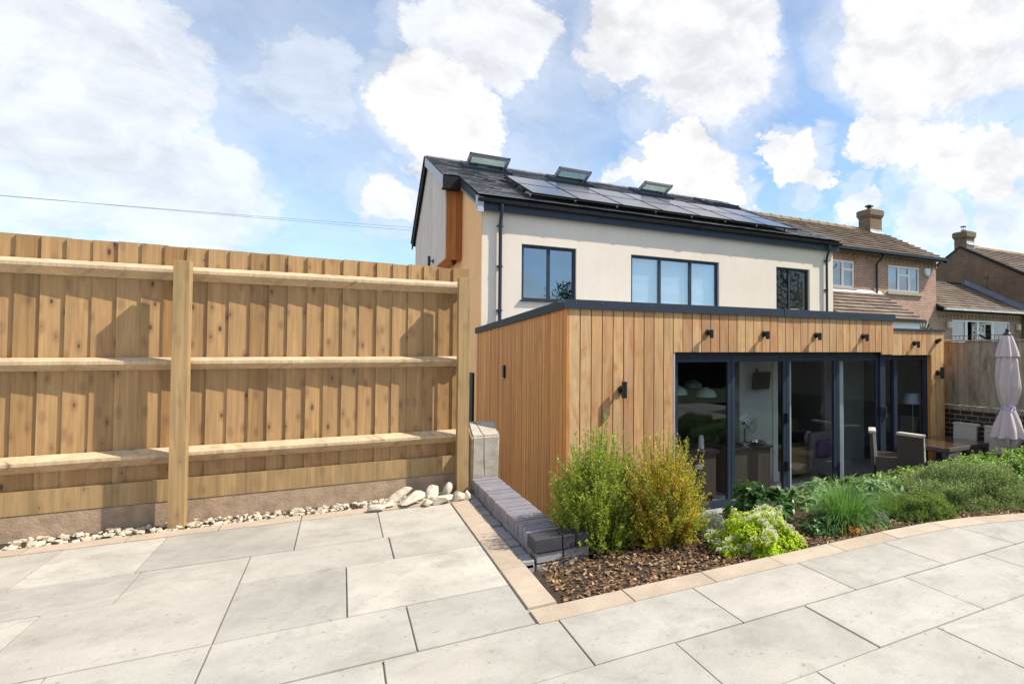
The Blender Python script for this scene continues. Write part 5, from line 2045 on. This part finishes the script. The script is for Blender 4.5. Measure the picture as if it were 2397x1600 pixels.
mound('sage_plant', 'long leaved sage plant between the grassy clump and the large grey green mound', 'plant', (4.88, 4.45, 0.50), .32, .24, .24, 'leaf_sage', 320, kind='leaf', L=.12, W_=.036, twig=.08, seed=9, lump=.4)
mound('rosemary_bush', 'small yellow green bush at the paving edge in front of the large mound', 'bush', (4.90, 3.80, 0.53), .27, .20, .17, 'leaf_rosemary', 1700, L=.024, W_=.007, twig=.07, seed=10, shell=.25)
mound('thyme_mound', 'large grey green mound of fine leaves at the bed edge', 'bush', (5.72, 3.98, 0.50), .84, .42, .29, 'leaf_thyme', 9000, L=.024, W_=.0075, twig=.085, seed=12, lump=.36, shell=.2, rot=R(-19))
mound('mint_hedge', 'wide bright green leafy plants behind the large grey green mound', 'bush', (6.95, 4.30, 0.48), 1.45, .42, .34, 'leaf_mint', 3400, kind='leaf', L=.052, W_=.026, twig=.09, seed=14, lump=.28, rot=R(-15))


# trees behind the viewer, seen in the panes only
def tree(lab, base, h, cr, n=9000, zc=.62):
    base = Vector(base)
    t = thing('garden_tree', lab, 'tree', tuple(base), 'trees behind the viewer')
    tr = MB().tube([base, base + Vector((.1, 0, h * .25)), base + Vector((0, .1, h * .5)), base + Vector((.1, 0, h * .8))], .22, 10, r1=.06)
    for i in range(9):
        a = i * .7
        p = base + Vector((0, 0, h * random.uniform(.28, .6)))
        tr.tube([p, p + Vector((math.cos(a), math.sin(a), .5)) * cr * .45, p + Vector((math.cos(a), math.sin(a), .8)) * cr * .8], .07, 6, r1=.02)
    tr.build('trunk', 'bark', t)
    mb = MB()
    cl = [(base + Vector((0, 0, h * zc)) + Vector((rv().x * cr * .7, rv().y * cr * .7, rv().z * h * .30)), cr * random.uniform(.25, .45)) for _ in range(26)]
    for i in range(n):
        c, r_ = random.choice(cl)
        v = rv()
        p = c + v * r_ * random.uniform(.5, 1.05)
        d = (rv() + Vector((0, 0, -.2))).normalized()
        needle(mb, p, d, d.cross(rv()).normalized(), .17, .10)
    mb.build('crown', 'leaf_tree', t, normals=False)


tree('broad tree right behind the viewer reflected in the small upper window', (24.0, -3.0, -.3), 11.5, 4.2)
tree('tree behind the viewer reflected in the left upper window', (14.5, -15, -.3), 7.6, 2.6, 6000)
hg = thing('hedge', 'tall dark hedge behind the viewer reflected in the glass doors', 'hedge', (2, -9, -.3), None)
mb = MB()
for i in range(26000):
    x = random.uniform(-14, 24)
    z = random.uniform(-.2, 3.3 + .6 * noise.noise(Vector((x * .6, 0, 0))))
    y = -9 + random.uniform(-.5, .35) + .3 * noise.noise(Vector((x, z, 0)))
    d = rv()
    needle(mb, Vector((x, y, z)), d, d.cross(rv()).normalized(), .28, .2)
mb.build('foliage', 'leaf_hedge', hg, normals=False)
MB().box(-14, -9.6, -.3, 24, -9.2, 3.0).build('branches', 'bark', hg)
